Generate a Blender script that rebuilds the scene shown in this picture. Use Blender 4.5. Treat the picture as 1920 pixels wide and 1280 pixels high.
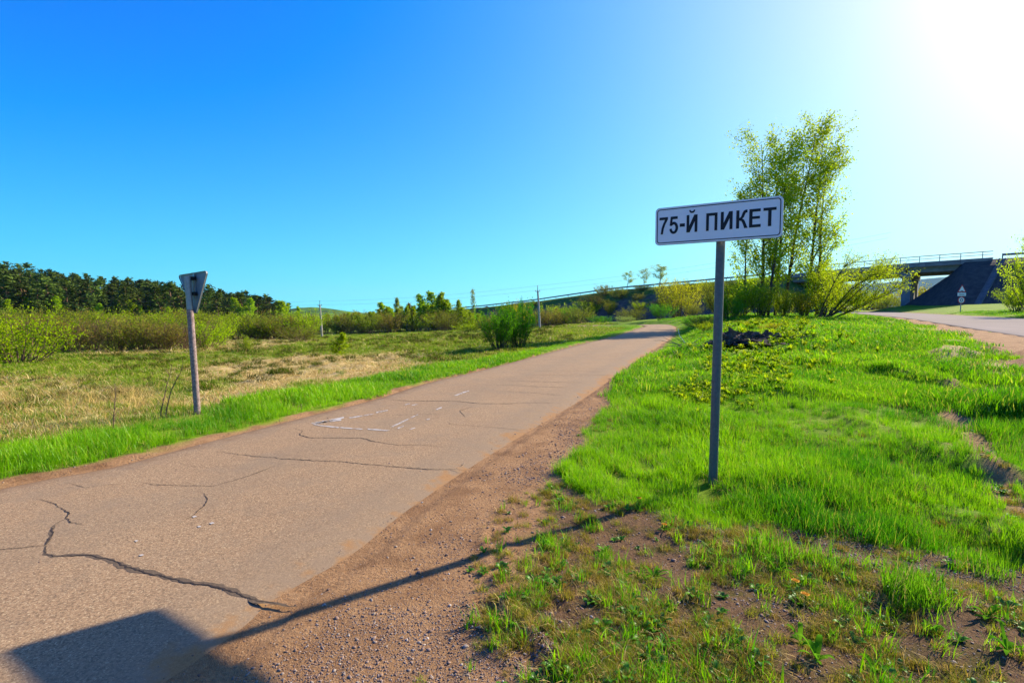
import bpy, math, random
import numpy as np

sc = bpy.context.scene
COL = sc.collection
for o in list(bpy.data.objects):
    bpy.data.objects.remove(o)

# ------------------------------------------------------------------ camera
FPX = 930.0                       # focal length in pixels of the 1920 wide photograph
CAMH = 1.5
PITCH = math.atan(55.0 / FPX)
cam_d = bpy.data.cameras.new('camera')
cam_d.sensor_width = 36.0
cam_d.lens = FPX / 1920.0 * 36.0
cam_d.clip_start = 0.05
cam_d.clip_end = 40000.0
cam = bpy.data.objects.new('camera', cam_d)
cam.location = (0, 0, CAMH)
cam.rotation_euler = (math.radians(90) - PITCH, 0, 0)
COL.objects.link(cam)
sc.camera = cam

# ------------------------------------------------------------------ sky, sun, exposure
SUN_EL = math.radians(29.5)
SUN_AZ = math.radians(56.3)       # clockwise from the view direction (+Y)
world = bpy.data.worlds.new('World')
sc.world = world
world.use_nodes = True
wn = world.node_tree.nodes
wl = world.node_tree.links
wn.clear()
sky = wn.new('ShaderNodeTexSky')
sky.sky_type = 'NISHITA'
sky.sun_disc = False
sky.sun_elevation = SUN_EL
sky.sun_rotation = SUN_AZ
sky.altitude = 200
sky.air_density = 1.0
sky.dust_density = 1.2
sky.ozone_density = 2.0
def _m(op, *v):
    n = wn.new('ShaderNodeMath'); n.operation = op
    for i, x in enumerate(v):
        if isinstance(x, (int, float)): n.inputs[i].default_value = x
        else: wl.new(x, n.inputs[i])
    return n.outputs[0]
# the clear sky: deep blue overhead and away from the sun, pale towards the horizon and white round the sun
_tc = wn.new('ShaderNodeTexCoord')
_sx = wn.new('ShaderNodeSeparateXYZ'); wl.new(_tc.outputs['Generated'], _sx.inputs[0])
_dot = wn.new('ShaderNodeVectorMath'); _dot.operation = 'DOT_PRODUCT'; wl.new(_tc.outputs['Generated'], _dot.inputs[0])
_dot.inputs[1].default_value = (math.sin(SUN_AZ) * math.cos(SUN_EL), math.cos(SUN_AZ) * math.cos(SUN_EL), math.sin(SUN_EL))
_th = _m('MULTIPLY', _m('ARCCOSINE', _m('MINIMUM', _m('MAXIMUM', _dot.outputs['Value'], -.9999), .9999)), 57.2958)
_el = _m('MULTIPLY', _m('ARCSINE', _m('MAXIMUM', _m('MINIMUM', _sx.outputs[2], .9999), 0.0)), 57.2958)
_h = _m('EXPONENT', _m('DIVIDE', _el, -14.0))
_hg = _m('MULTIPLY', _h, _m('EXPONENT', _m('DIVIDE', _th, -40.0)))
def _chan(zen, hor, ga, gk, ha):
    base = _m('ADD', _m('MULTIPLY', _h, hor - zen), zen)
    glow = _m('MULTIPLY', _m('EXPONENT', _m('DIVIDE', _th, -gk)), ga)
    return _m('MAXIMUM', _m('MINIMUM', _m('ADD', _m('ADD', base, glow), _m('MULTIPLY', _hg, ha)), 1.4), .004)
_cc = wn.new('ShaderNodeCombineColor')
for i, a in enumerate([(-.08, .06, 3.3, 14.0, 1.15), (.0, .92, 1.75, 27.0, .9), (1.0, 1.12, .9, 28.0, .3)]):
    wl.new(_chan(*a), _cc.inputs[i])
_mx = wn.new('ShaderNodeMix'); _mx.data_type = 'RGBA'; _mx.blend_type = 'ADD'; _mx.inputs[0].default_value = .0001
wl.new(_cc.outputs[0], _mx.inputs[6]); wl.new(sky.outputs[0], _mx.inputs[7])
bg = wn.new('ShaderNodeBackground')
bg.inputs['Strength'].default_value = 0.42
wo = wn.new('ShaderNodeOutputWorld')
wl.new(_mx.outputs[2], bg.inputs[0])
wl.new(bg.outputs[0], wo.inputs[0])
sun_d = bpy.data.lights.new('sun', 'SUN')
sun_d.energy = 5.0
sun_d.angle = math.radians(0.6)
sun_d.color = (1.0, 0.88, 0.70)
sun = bpy.data.objects.new('sun', sun_d)
COL.objects.link(sun)
from mathutils import Vector, noise as mnoise
SD = Vector((math.sin(SUN_AZ) * math.cos(SUN_EL), math.cos(SUN_AZ) * math.cos(SUN_EL), math.sin(SUN_EL)))
sun.rotation_euler = SD.to_track_quat('Z', 'Y').to_euler()
sun.location = (30, 20, 40)
sc.view_settings.view_transform = 'Standard'
sc.view_settings.look = 'None'
sc.view_settings.gamma = 1.0
sc.view_settings.use_curve_mapping = False
sc.view_settings.exposure = 1.15
sc.cycles.max_bounces = 8
sc.cycles.transparent_max_bounces = 12

HAZE_DENSITY = 4.5e-5
rng = np.random.default_rng(7)
random.seed(7)

# ------------------------------------------------------------------ helpers: photograph <-> world
cP, sP = math.cos(PITCH), math.sin(PITCH)

def gpt(px, py, z=0.0):
    a = (px - 960) / FPX; b = (640 - py) / FPX
    d = (a, cP + b * sP, -sP + b * cP)
    t = (z - CAMH) / d[2]
    return (t * d[0], t * d[1])

def zrow(py, Y):
    b = (640 - py) / FPX
    return CAMH + Y * (-sP + b * cP) / (cP + b * sP)

def xcol(px, Y, z=0.0):
    return (px - 960) / FPX * (Y * cP - (z - CAMH) * sP)

# ------------------------------------------------------------------ helpers: noise
def _hash(ix, iy, seed):
    n = (ix.astype(np.int64) * 374761393 + iy.astype(np.int64) * 668265263 + seed * 974634777) & 0x7fffffff
    n = ((n ^ (n >> 13)) * 1274126177) & 0x7fffffff
    n = (n ^ (n >> 16)) & 0xffff
    return n / 65535.0

def vnoise(x, y, seed=0):
    x = np.asarray(x, float); y = np.asarray(y, float)
    ix = np.floor(x); iy = np.floor(y)
    fx = x - ix; fy = y - iy
    fx = fx * fx * (3 - 2 * fx); fy = fy * fy * (3 - 2 * fy)
    a = _hash(ix, iy, seed); b = _hash(ix + 1, iy, seed)
    c = _hash(ix, iy + 1, seed); d = _hash(ix + 1, iy + 1, seed)
    return (a + (b - a) * fx) * (1 - fy) + (c + (d - c) * fx) * fy

def fbm(x, y, oct=4, seed=0):
    s = 0; amp = 0.5; tot = 0
    for k in range(oct):
        s = s + amp * vnoise(x * 2 ** k + 17.3 * k, y * 2 ** k - 9.1 * k, seed + k); tot += amp; amp *= 0.55
    return s / tot          # 0..1

def sstep(a, b, x):
    t = np.clip((np.asarray(x, float) - a) / (b - a), 0, 1)
    return t * t * (3 - 2 * t)

def polydist(P, poly, closed=False):
    poly = np.asarray(poly, float)
    if closed: poly = np.vstack([poly, poly[:1]])
    d = np.full(len(P), 1e9)
    for i in range(len(poly) - 1):
        a = poly[i]; e = poly[i + 1] - a
        L = e @ e + 1e-12
        t = np.clip(((P - a) @ e) / L, 0, 1)
        q = P - a - t[:, None] * e
        d = np.minimum(d, np.einsum('ij,ij->i', q, q))
    return np.sqrt(d)

def inside(P, poly):
    poly = np.asarray(poly, float)
    x, y = P[:, 0], P[:, 1]
    r = np.zeros(len(P), bool)
    j = len(poly) - 1
    for i in range(len(poly)):
        xi, yi = poly[i]; xj, yj = poly[j]
        c = ((yi > y) != (yj > y)) & (x < (xj - xi) * (y - yi) / (yj - yi + 1e-12) + xi)
        r ^= c
        j = i
    return r

def sdf(P, poly):
    d = polydist(P, poly, True)
    return np.where(inside(P, poly), -d, d)

def catmull(pts, n):
    P = np.asarray(pts, float)
    P = np.vstack([2 * P[0] - P[1], P, 2 * P[-1] - P[-2]])
    out = []
    m = len(P) - 3
    for k in range(n):
        u = k / (n - 1) * m
        i = min(int(u), m - 1); t = u - i
        p0, p1, p2, p3 = P[i:i + 4]
        out.append(0.5 * ((2 * p1) + (-p0 + p2) * t + (2 * p0 - 5 * p1 + 4 * p2 - p3) * t * t + (-p0 + 3 * p1 - 3 * p2 + p3) * t ** 3))
    return np.array(out)

# ------------------------------------------------------------------ roads
L_keys = [(-9, -6), (-6.6, 0), (-5.4, 2.5), gpt(0, 905), gpt(200, 868), gpt(350, 830), gpt(560, 778), gpt(700, 744), gpt(800, 714),
          gpt(900, 691), gpt(1000, 666), gpt(1100, 641), gpt(1150, 630), gpt(1195, 615.5), gpt(1209, 611), (15.0, 59), (15.0, 64), (14.0, 69), (12, 73), (9.5, 75.5)]
R_keys = [(-4, -6), (-2.0, 0.0), gpt(440, 1250), gpt(560, 1137), gpt(700, 1045), gpt(800, 955), gpt(925, 862), gpt(1040, 785), gpt(1105, 742),
          gpt(1160, 700), gpt(1200, 672), gpt(1243, 643), gpt(1262, 630), gpt(1268, 616), gpt(1263, 610.5), (19.0, 61), (19.2, 67), (18, 73), (15.5, 77.5), (12, 80)]
NR = 300
ROAD_L = catmull(L_keys, NR)
ROAD_R = catmull(R_keys, NR)
ROAD_POLY = np.vstack([ROAD_L[::3], ROAD_R[::-3]])
ROAD_C = (ROAD_L + ROAD_R) / 2

def road_z(y):
    return -0.6 * sstep(58, 80, y)

# the main road on the right: near edge, direction, heights
RR_keys = [(9, -4, .1), (14, 7.5, .25), (20.6, 20, .53), (26.4, 30.8, .82), (31.6, 40, 1.02), (38.5, 53, 1.2), (47, 70, 1.42), (53, 84, 1.5), (56, 97, 1.55), (56, 115, 1.6), (50, 150, 1.6)]
RR_N = catmull(RR_keys, 160)
_t = np.gradient(RR_N[:, :2], axis=0); _t /= np.linalg.norm(_t, axis=1)[:, None]
RR_F = RR_N.copy()
_w = np.interp(np.arange(160), [0, 100, 159], [8, 6.5, 6.5])
RR_F[:, 0] += _t[:, 1] * _w; RR_F[:, 1] -= _t[:, 0] * _w
RR_POLY = np.vstack([RR_N[::4, :2], RR_F[::-4, :2]])

# ------------------------------------------------------------------ terrain
CTRL = [(5, 5, .08), (8, 5, .14), (6, 9, .25), (4.8, 12.5, .3), (9, 12, .42), (12, 10, .4), (6.6, 14, .5), (8.2, 18, .66), (12, 20, .7), (16, 15, .48),
        (15, 28, .85), (22, 42, 1.05), (18.2, 42, 1.12), (27, 42, .98), (18, 36, 1.0), (12.5, 24, .78), (20, 33, .88), (33, 60, 1.15), (26, 55, 1.1), (22, 60, .8),
        (12.6, 30, .55), (16.8, 40, .8), (9.4, 20.5, .5), (17.6, 46, .9), (24, 70, .8), (45, 100, 1.3), (70, 110, 1.8),
        (30, 10, .5), (40, 20, .8), (15, -10, 0), (40, -30, 0), (58, 60, 2.2), (62, 68, 2.6), (73, 66, 2.7), (64, 60, 2.5), (62, 79, 2.55), (57, 64, 2.15), (90, 50, 2.6), (60, 40, 1.8),
        (-2, -10, 0), (-7.2, 5, 0), (-6.2, 7, -.02), (-4.65, 7.34, 0), (-4.6, 9, -.02),
        (-9, 8, -.45), (-12, 12, -.9), (-16, 18, -1.3), (-28, 28, -1.7), (-20, 10, -1.1), (-30, 5, -1.4), (-41, 50, -2.3), (-60, 60, -2.6), (-20, 45, -2.2),
        (-11, 35, -1.7), (-5, 20, -.75), (-.8, 25, -.5), (-3, 40, -1.2), (-7, 14, -.45), (-3.6, 14, -.15), (5.2, 92, -1.67), (8, 70, -1.0), (4, 50, -.9), (10, 92, -1.0), (-42, 110, -4.0),
        (-20, 130, -3.3), (0, 130, -2.6), (-30, 75, -3.0), (-100, 110, -4), (-120, 170, -4.5), (-40, 200, -4.5), (30, 118, -.3), (25, 95, 0.0), (60, 125, 1.5), (-100, 50, -2.8), (-80, 10, -1.8),
        (14, 76, -.5), (20, 82, -.2), (30, 80, .5),
        (-300, 0, -4), (-300, 300, -4.5), (0, 400, -5), (300, 300, 0), (300, 0, 2), (0, -300, 0), (-1500, 800, -5), (1500, 800, 0), (0, 3000, -6), (0, -2000, 0),
        (-6000, 0, -5), (6000, 0, -3), (0, 7000, -8), (100, 150, 1.2), (160, 210, .5), (120, 112, 1.6), (220, 130, 1.2), (400, 420, -1), (3000, 3000, -6), (4500, 5500, -8)]
for k in range(0, NR, 12):
    CTRL.append((ROAD_C[k, 0], ROAD_C[k, 1], float(road_z(ROAD_C[k, 1]))))
for k in range(0, 150, 12):
    CTRL.append((RR_N[k, 0], RR_N[k, 1], RR_N[k, 2]))
    CTRL.append((RR_F[k, 0], RR_F[k, 1], RR_F[k, 2]))
CTRL = np.array(CTRL, float)

def _phi(d2): return np.sqrt(d2 + 1.5 ** 2)
_n = len(CTRL)
_D = ((CTRL[:, None, :2] - CTRL[None, :, :2]) ** 2).sum(-1)
_A = np.zeros((_n + 1, _n + 1)); _A[:_n, :_n] = _phi(_D) - 0.25 * np.eye(_n); _A[_n, :_n] = 1; _A[:_n, _n] = 1
_W = np.linalg.solve(_A, np.concatenate([CTRL[:, 2], [0]]))

def base_z(P):
    P = np.asarray(P, float)
    z = np.full(len(P), _W[-1])
    for k in range(_n):
        z += _W[k] * _phi((P[:, 0] - CTRL[k, 0]) ** 2 + (P[:, 1] - CTRL[k, 1]) ** 2)
    return z

def ridge(P):
    """the wooded ridge on the left"""
    x, y = P[:, 0], P[:, 1]
    a = x / np.maximum(y, 20)
    hh = np.interp(-a, [0.45, 0.52, 0.6, 0.72, 0.85, 1.03, 1.3, 2, 4], [0, 1.5, 4.0, 7.5, 9.5, 14.5, 17, 18, 18])
    d = np.hypot(x, y)
    return np.where(y > 20, hh * sstep(165, 330, d) * (1 - .5 * sstep(600, 1500, d)), 0)

def ground_z(P, detail=True):
    P = np.asarray(P, float).reshape(-1, 2)
    z = base_z(P) + ridge(P)
    near = (np.abs(P[:, 0]) < 120) & (P[:, 1] > -30) & (P[:, 1] < 170)
    dR = np.full(len(P), 1e3); dM = np.full(len(P), 1e3)
    if near.any():
        dR[near] = np.maximum(sdf(P[near], ROAD_POLY), 0)
        dM[near] = np.maximum(sdf(P[near], RR_POLY), 0)
    if detail:
        amp = sstep(.1, 1.6, dR) * sstep(.2, 2, dM)
        bump = (fbm(P[:, 0] * 1.3, P[:, 1] * 1.3, 3, 5) - .5) * .10 + (fbm(P[:, 0] * .25, P[:, 1] * .25, 3, 9) - .5) * .28
        fieldmask = sstep(2.0, 5, dR) * (P[:, 0] < 14)
        hum = sstep(.62, .8, fbm(P[:, 0] * .9, P[:, 1] * .9, 2, 21)) * .18 * fieldmask
        z = z + bump * amp + hum
        # loose stony soil in the foreground
        loose = (1 - sstep(.0, 1.2, -(P[:, 0] + 0.9))) * (P[:, 1] < 6)
        z = z + (fbm(P[:, 0] * 7, P[:, 1] * 7, 3, 33) - .5) * .035 * sstep(.1, .7, dR) * loose
    m = near & (dR < 2.2)
    if m.any():
        w = 1 - sstep(.1, 2.2, dR[m])
        z[m] = z[m] * (1 - w) + (road_z(P[m, 1]) - .004 * sstep(.0, .3, dR[m]) - (.006 + .003 * np.hypot(P[m, 0], P[m, 1])) * (dR[m] <= 0)) * w
    m = near & (dM < 2.0)
    if m.any():
        k = np.argmin((P[m][:, None, 0] - (RR_N[None, :, 0] + RR_F[None, :, 0]) / 2) ** 2 + (P[m][:, None, 1] - (RR_N[None, :, 1] + RR_F[None, :, 1]) / 2) ** 2, axis=1)
        w = 1 - sstep(.1, 2.0, dM[m])
        z[m] = z[m] * (1 - w) + (RR_N[k, 2] - .01 - .002 * np.hypot(P[m, 0], P[m, 1]) * (dM[m] <= 0)) * w
    return z

def gz(x, y):
    return float(ground_z(np.array([[x, y]]))[0])

def hit(px, py, far=400):
    """first point of the ground on the line of sight through a spot of the photograph"""
    a = (px - 960) / FPX; b = (640 - py) / FPX
    d = np.array([a, cP + b * sP, -sP + b * cP])
    t = np.exp(np.linspace(math.log(1.2), math.log(far), 260))
    P = t[:, None] * d
    z = ground_z(P[:, :2], False)
    below = np.where(P[:, 2] + CAMH < z)[0]
    i = below[0] if len(below) else len(t) - 1
    return (float(P[i, 0]), float(P[i, 1]))

# ------------------------------------------------------------------ regions of the ground
GRASS_EDGE = [gpt(900, 1500), gpt(985, 1150), gpt(1000, 1050), gpt(1022, 955), gpt(1055, 888), gpt(1085, 832), gpt(1108, 792), gpt(1128, 762), gpt(1150, 738), gpt(1185, 703), gpt(1215, 672), gpt(1246, 648), gpt(1266, 630)]
DIRT_POLY = np.array([(-.4, -6)] + GRASS_EDGE + [tuple(ROAD_C[175]), tuple(ROAD_C[120]), tuple(ROAD_C[70]), tuple(ROAD_C[45]), (-6, -6)])
SPARSE_POLY = np.array([gpt(940, 1060), gpt(980, 965), gpt(1040, 918), gpt(1150, 938), gpt(1260, 962), gpt(1330, 985), gpt(1450, 996), gpt(1600, 1006), gpt(1780, 1040), gpt(1960, 1070), (4.5, 1.5), (5, -6), (-.6, -6), (.0, 1.6)])
TRACK = [hit(1730, 655), hit(1778, 700), hit(1792, 760), hit(1822, 812), hit(1852, 862), hit(1892, 930), hit(1960, 1010), (5, 2)]
RSH = [hit(1650, 594), hit(1700, 603), hit(1760, 622), hit(1800, 637), hit(1850, 660), hit(1920, 690), (10, 4), (8, -4)]
RSH_POLY = np.array(RSH + [tuple(RR_N[k, :2]) for k in range(0, 88, 5)])
DEAD = [hit(1655, 603), hit(1720, 618), hit(1770, 640), hit(1840, 688), hit(1920, 735)]
STRAW_POLY = np.array([hit(370, 745), hit(330, 705), hit(450, 676), hit(600, 668), hit(760, 665), hit(860, 686), hit(800, 702), hit(700, 722), hit(600, 745), hit(500, 772), hit(380, 792)])
REED_POLY = np.array([hit(-250, 800), hit(0, 705), hit(150, 715), hit(280, 735), hit(345, 770), hit(200, 815), hit(0, 860), hit(-250, 900)])
FARSTRAW_POLY = np.array([hit(100, 668), hit(300, 650), hit(420, 632), hit(520, 632), hit(600, 640), hit(500, 656), hit(300, 668)])

def masks(P):
    P = np.asarray(P, float)
    n1 = fbm(P[:, 0] * 2.2, P[:, 1] * 2.2, 4, 41) - .5
    n2 = fbm(P[:, 0] * .5, P[:, 1] * .5, 4, 51) - .5
    near = (np.abs(P[:, 0]) < 90) & (P[:, 1] > -10) & (P[:, 1] < 160)
    big = np.full(len(P), 1e3)
    def S(poly):
        r = big.copy(); r[near] = sdf(P[near], poly); return r
    def Dl(line):
        r = big.copy(); r[near] = polydist(P[near], line); return r
    sr = S(ROAD_POLY); sm = S(RR_POLY)
    road = np.minimum(sr, sm)
    dirt = 1 - sstep(-.06, .14, S(DIRT_POLY) + n1 * .35)
    edge = 1 - sstep(.0, .14, sr + n1 * .45)
    dirt = np.maximum(dirt, edge)
    sparse = (1 - sstep(-.15, .2, S(SPARSE_POLY) + n1 * .6))
    track = (1 - sstep(.02, .22, Dl(TRACK) + n1 * .45)) * .9
    rsh = 1 - sstep(-.1, .3, np.minimum(S(RSH_POLY), sm - .3) + n1 * 1.0)
    dead = (1 - sstep(.3, .9, Dl(DEAD) + n1 * 1.2))
    straw = 1 - sstep(-1.0, 1.0, S(STRAW_POLY) + n2 * 5 + n1 * 2)
    straw = np.maximum(straw, .8 * (1 - sstep(-.6, .8, S(FARSTRAW_POLY) + n2 * 6)))
    reed = 1 - sstep(-.5, .5, S(REED_POLY) + n1 * 1.5)
    # verge along the left edge of the small road
    dl = Dl(ROAD_L[20:270]); left = (P[:, 0] < np.interp(P[:, 1], ROAD_C[20:260, 1], ROAD_C[20:260, 0]))
    verge = left * (1 - sstep(1.0, 1.7, dl + n1 * .7 - .012 * P[:, 1]))
    field = left * (1 - verge) * sstep(0.9, 1.3, dl)
    bare = np.maximum.reduce([dirt, track, rsh])
    return dict(road=road, sr=sr, dirt=dirt, sparse=sparse, track=track, rsh=rsh, dead=dead, straw=straw * (1 - verge), reed=reed * (1 - verge), verge=verge, field=field, bare=bare, n1=n1, n2=n2)

# ------------------------------------------------------------------ helpers: materials
def new_mat(name):
    m = bpy.data.materials.new(name)
    m.use_nodes = True
    nt = m.node_tree
    nt.nodes.clear()
    out = nt.nodes.new('ShaderNodeOutputMaterial')
    return m, nt, out

def N(nt, t, **kw):
    n = nt.nodes.new(t)
    for k, v in kw.items():
        if k.startswith('i_'):
            key = k[2:].replace('_', ' ')
            n.inputs[key].default_value = v
        else:
            setattr(n, k, v)
    return n

def noise_n(nt, scale, detail=4, rough=.55, coord=None, w=0):
    n = N(nt, 'ShaderNodeTexNoise'); n.inputs['Scale'].default_value = scale; n.inputs['Detail'].default_value = detail
    n.inputs['Roughness'].default_value = rough
    if coord is not None: nt.links.new(coord, n.inputs['Vector'])
    return n

def mixc(nt, fac, a, b, blend='MIX'):
    n = N(nt, 'ShaderNodeMix'); n.data_type = 'RGBA'; n.blend_type = blend
    for sock, v in ((n.inputs[0], fac), (n.inputs[6], a), (n.inputs[7], b)):
        if isinstance(v, bpy.types.NodeSocket): nt.links.new(v, sock)
        elif isinstance(v, (int, float)): sock.default_value = v
        else: sock.default_value = (*v, 1)
    return n.outputs[2]

def ramp(nt, fac, lo, hi, a=0.0, b=1.0):
    n = N(nt, 'ShaderNodeMapRange'); n.inputs[1].default_value = lo; n.inputs[2].default_value = hi
    n.inputs[3].default_value = a; n.inputs[4].default_value = b
    nt.links.new(fac, n.inputs[0]); return n.outputs[0]

def math_n(nt, op, a, b=None):
    n = N(nt, 'ShaderNodeMath'); n.operation = op
    for s, v in ((n.inputs[0], a), (n.inputs[1], b)):
        if v is None: continue
        if isinstance(v, bpy.types.NodeSocket): nt.links.new(v, s)
        else: s.default_value = v
    return n.outputs[0]

def principled(nt, out, color, rough=.8, metal=0.0, spec=.3, bump=None, bump_d=.01, bump_s=.5):
    p = N(nt, 'ShaderNodeBsdfPrincipled')
    if isinstance(color, bpy.types.NodeSocket): nt.links.new(color, p.inputs['Base Color'])
    else: p.inputs['Base Color'].default_value = (*color, 1)
    if isinstance(rough, bpy.types.NodeSocket): nt.links.new(rough, p.inputs['Roughness'])
    else: p.inputs['Roughness'].default_value = rough
    p.inputs['Metallic'].default_value = metal
    p.inputs['Specular IOR Level'].default_value = spec
    if bump is not None:
        bn = N(nt, 'ShaderNodeBump'); bn.inputs['Distance'].default_value = bump_d; bn.inputs['Strength'].default_value = bump_s
        nt.links.new(bump, bn.inputs['Height']); nt.links.new(bn.outputs[0], p.inputs['Normal'])
    nt.links.new(p.outputs[0], out.inputs[0])
    return p

def simple_mat(name, col, rough=.8, metal=0.0, var=.25, scale=8.0, bump=.0, spec=.3, col2=None):
    m, nt, out = new_mat(name)
    tc = N(nt, 'ShaderNodeTexCoord')
    n = noise_n(nt, scale, 5, .6, tc.outputs['Object'])
    c2 = col2 if col2 else tuple(max(0, c * (1 - var)) for c in col)
    f = ramp(nt, n.outputs[0], .35, .65)
    c = mixc(nt, f, col, c2)
    principled(nt, out, c, rough, metal, spec, n.outputs[0] if bump else None, bump, .6)
    return m

def leaf_mat(name, ca, cb, cc=None, trans=.45, obj_var=.18, rough=.6):
    """leaves: two-tone by a value stored on every leaf, thin and translucent"""
    m, nt, out = new_mat(name)
    at = N(nt, 'ShaderNodeAttribute', attribute_name='tint')
    c = mixc(nt, at.outputs['Fac'], ca, cb)
    if cc is not None:
        c = mixc(nt, ramp(nt, at.outputs['Fac'], .82, 1.0), c, cc)
    oi = N(nt, 'ShaderNodeObjectInfo')
    v = ramp(nt, oi.outputs['Random'], 0, 1, 1 - obj_var, 1 + obj_var)
    hs = N(nt, 'ShaderNodeHueSaturation'); nt.links.new(v, hs.inputs['Value']); nt.links.new(c, hs.inputs['Color'])
    h = ramp(nt, oi.outputs['Random'], 0, 1, .49, .51); nt.links.new(h, hs.inputs['Hue'])
    d = N(nt, 'ShaderNodeBsdfDiffuse'); t = N(nt, 'ShaderNodeBsdfTranslucent'); mx = N(nt, 'ShaderNodeMixShader')
    nt.links.new(hs.outputs[0], d.inputs[0]); nt.links.new(hs.outputs[0], t.inputs[0])
    mx.inputs[0].default_value = trans
    nt.links.new(d.outputs[0], mx.inputs[1]); nt.links.new(t.outputs[0], mx.inputs[2])
    nt.links.new(mx.outputs[0], out.inputs[0])
    return m

def grass_mat(name, ca, cb, dry, trans=.45, gloss=.06):
    m, nt, out = new_mat(name)
    at = N(nt, 'ShaderNodeAttribute', attribute_name='tone', attribute_type='INSTANCER')
    bl = N(nt, 'ShaderNodeAttribute', attribute_name='tint')
    c = mixc(nt, at.outputs['Fac'], ca, cb)
    c = mixc(nt, ramp(nt, bl.outputs['Fac'], .86, .93), c, dry)
    c = mixc(nt, 1.0, c, ramp(nt, bl.outputs['Fac'], 0, .85, .75, 1.2), 'MULTIPLY')
    d = N(nt, 'ShaderNodeBsdfDiffuse'); t = N(nt, 'ShaderNodeBsdfTranslucent'); mx = N(nt, 'ShaderNodeMixShader')
    nt.links.new(c, d.inputs[0]); nt.links.new(c, t.inputs[0]); mx.inputs[0].default_value = trans
    nt.links.new(d.outputs[0], mx.inputs[1]); nt.links.new(t.outputs[0], mx.inputs[2])
    g = N(nt, 'ShaderNodeBsdfGlossy'); g.inputs['Roughness'].default_value = .42
    mg = N(nt, 'ShaderNodeMixShader'); mg.inputs[0].default_value = gloss
    nt.links.new(mx.outputs[0], mg.inputs[1]); nt.links.new(g.outputs[0], mg.inputs[2])
    nt.links.new(mg.outputs[0], out.inputs[0])
    return m

# ------------------------------------------------------------------ helpers: meshes and objects
def mesh_np(name, V, F, attrs=None, mat=None, smooth=False):
    """V (n,3), F (m,k) all faces with k corners, or a list of such arrays"""
    me = bpy.data.meshes.new(name)
    Fs = F if isinstance(F, list) else [F]
    Fs = [np.asarray(f, np.int32) for f in Fs if len(f)]
    V = np.asarray(V, np.float32)
    me.vertices.add(len(V)); me.vertices.foreach_set('co', V.ravel())
    nl = sum(f.size for f in Fs); nf = sum(len(f) for f in Fs)
    me.loops.add(nl); me.polygons.add(nf)
    me.loops.foreach_set('vertex_index', np.concatenate([f.ravel() for f in Fs]))
    st = []; o = 0
    for f in Fs:
        st.append(o + np.arange(len(f), dtype=np.int32) * f.shape[1]); o += f.size
    me.polygons.foreach_set('loop_start', np.concatenate(st).astype(np.int32))
    if smooth: me.polygons.foreach_set('use_smooth', np.ones(nf, bool))
    me.update(calc_edges=True)
    if attrs:
        for k, v in attrs.items():
            v = np.asarray(v, np.float32)
            if v.ndim == 1:
                a = me.attributes.new(k, 'FLOAT', 'POINT'); a.data.foreach_set('value', v)
            elif v.shape[1] == 3:
                a = me.attributes.new(k, 'FLOAT_VECTOR', 'POINT'); a.data.foreach_set('vector', v.ravel())
            else:
                a = me.color_attributes.new(k, 'FLOAT_COLOR', 'POINT'); a.data.foreach_set('color', v.ravel())
    if mat: me.materials.append(mat)
    return me

def link(name, me, parent=None, loc=None, rot=None, scale=None):
    o = bpy.data.objects.new(name, me)
    COL.objects.link(o)
    if parent: o.parent = parent
    if loc is not None: o.location = loc
    if rot is not None: o.rotation_euler = rot
    if scale is not None: o.scale = scale
    return o

def tag(o, label=None, cat=None, group=None, kind=None):
    if label: o['label'] = label
    if cat: o['category'] = cat
    if group: o['group'] = group
    if kind: o['kind'] = kind
    return o

def thing(name, label, cat, loc=(0, 0, 0), rz=0, group=None, scale=None):
    o = bpy.data.objects.new(name, None); COL.objects.link(o)
    o.empty_display_size = .2
    o.location = loc; o.rotation_euler = (0, 0, rz)
    if scale: o.scale = scale
    return tag(o, label, cat, group)

class MB:
    def __init__(s): s.v = []; s.f = []
    def add(s, V, F):
        b = len(s.v); s.v += [tuple(map(float, p)) for p in V]; s.f += [tuple(i + b for i in f) for f in F]
        return s
    def box(s, c, d, M=None, bev=0):
        x, y, z = [q / 2 for q in d]
        V = [(-x, -y, -z), (x, -y, -z), (x, y, -z), (-x, y, -z), (-x, -y, z), (x, -y, z), (x, y, z), (-x, y, z)]
        if M is not None: V = [tuple(M @ Vector(p)) for p in V]
        V = [(p[0] + c[0], p[1] + c[1], p[2] + c[2]) for p in V]
        return s.add(V, [(0, 3, 2, 1), (4, 5, 6, 7), (0, 1, 5, 4), (1, 2, 6, 5), (2, 3, 7, 6), (3, 0, 4, 7)])
    def tube(s, pts, rad, n=8, caps=True):
        V, F = tube_arr(pts, rad, n, caps)
        return s.add(V, F)
    def prism(s, pts, y0, y1):
        """outline in the x z plane, extruded along y"""
        n = len(pts)
        V = [(p[0], y0, p[1]) for p in pts] + [(p[0], y1, p[1]) for p in pts]
        F = [tuple(range(n)), tuple(range(2 * n - 1, n - 1, -1))] + [(i, i + n, (i + 1) % n + n, (i + 1) % n) for i in range(n)]
        return s.add(V, F)
    def build(s, name, mat, parent=None, smooth=False, loc=None, rot=None):
        me = bpy.data.meshes.new(name); me.from_pydata(s.v, [], s.f); me.materials.append(mat)
        if smooth:
            me.polygons.foreach_set('use_smooth', np.ones(len(me.polygons), bool))
            try: me.set_sharp_from_angle(angle=math.radians(40))
            except Exception: pass
        me.update()
        return link(name, me, parent, loc, rot)

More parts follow.
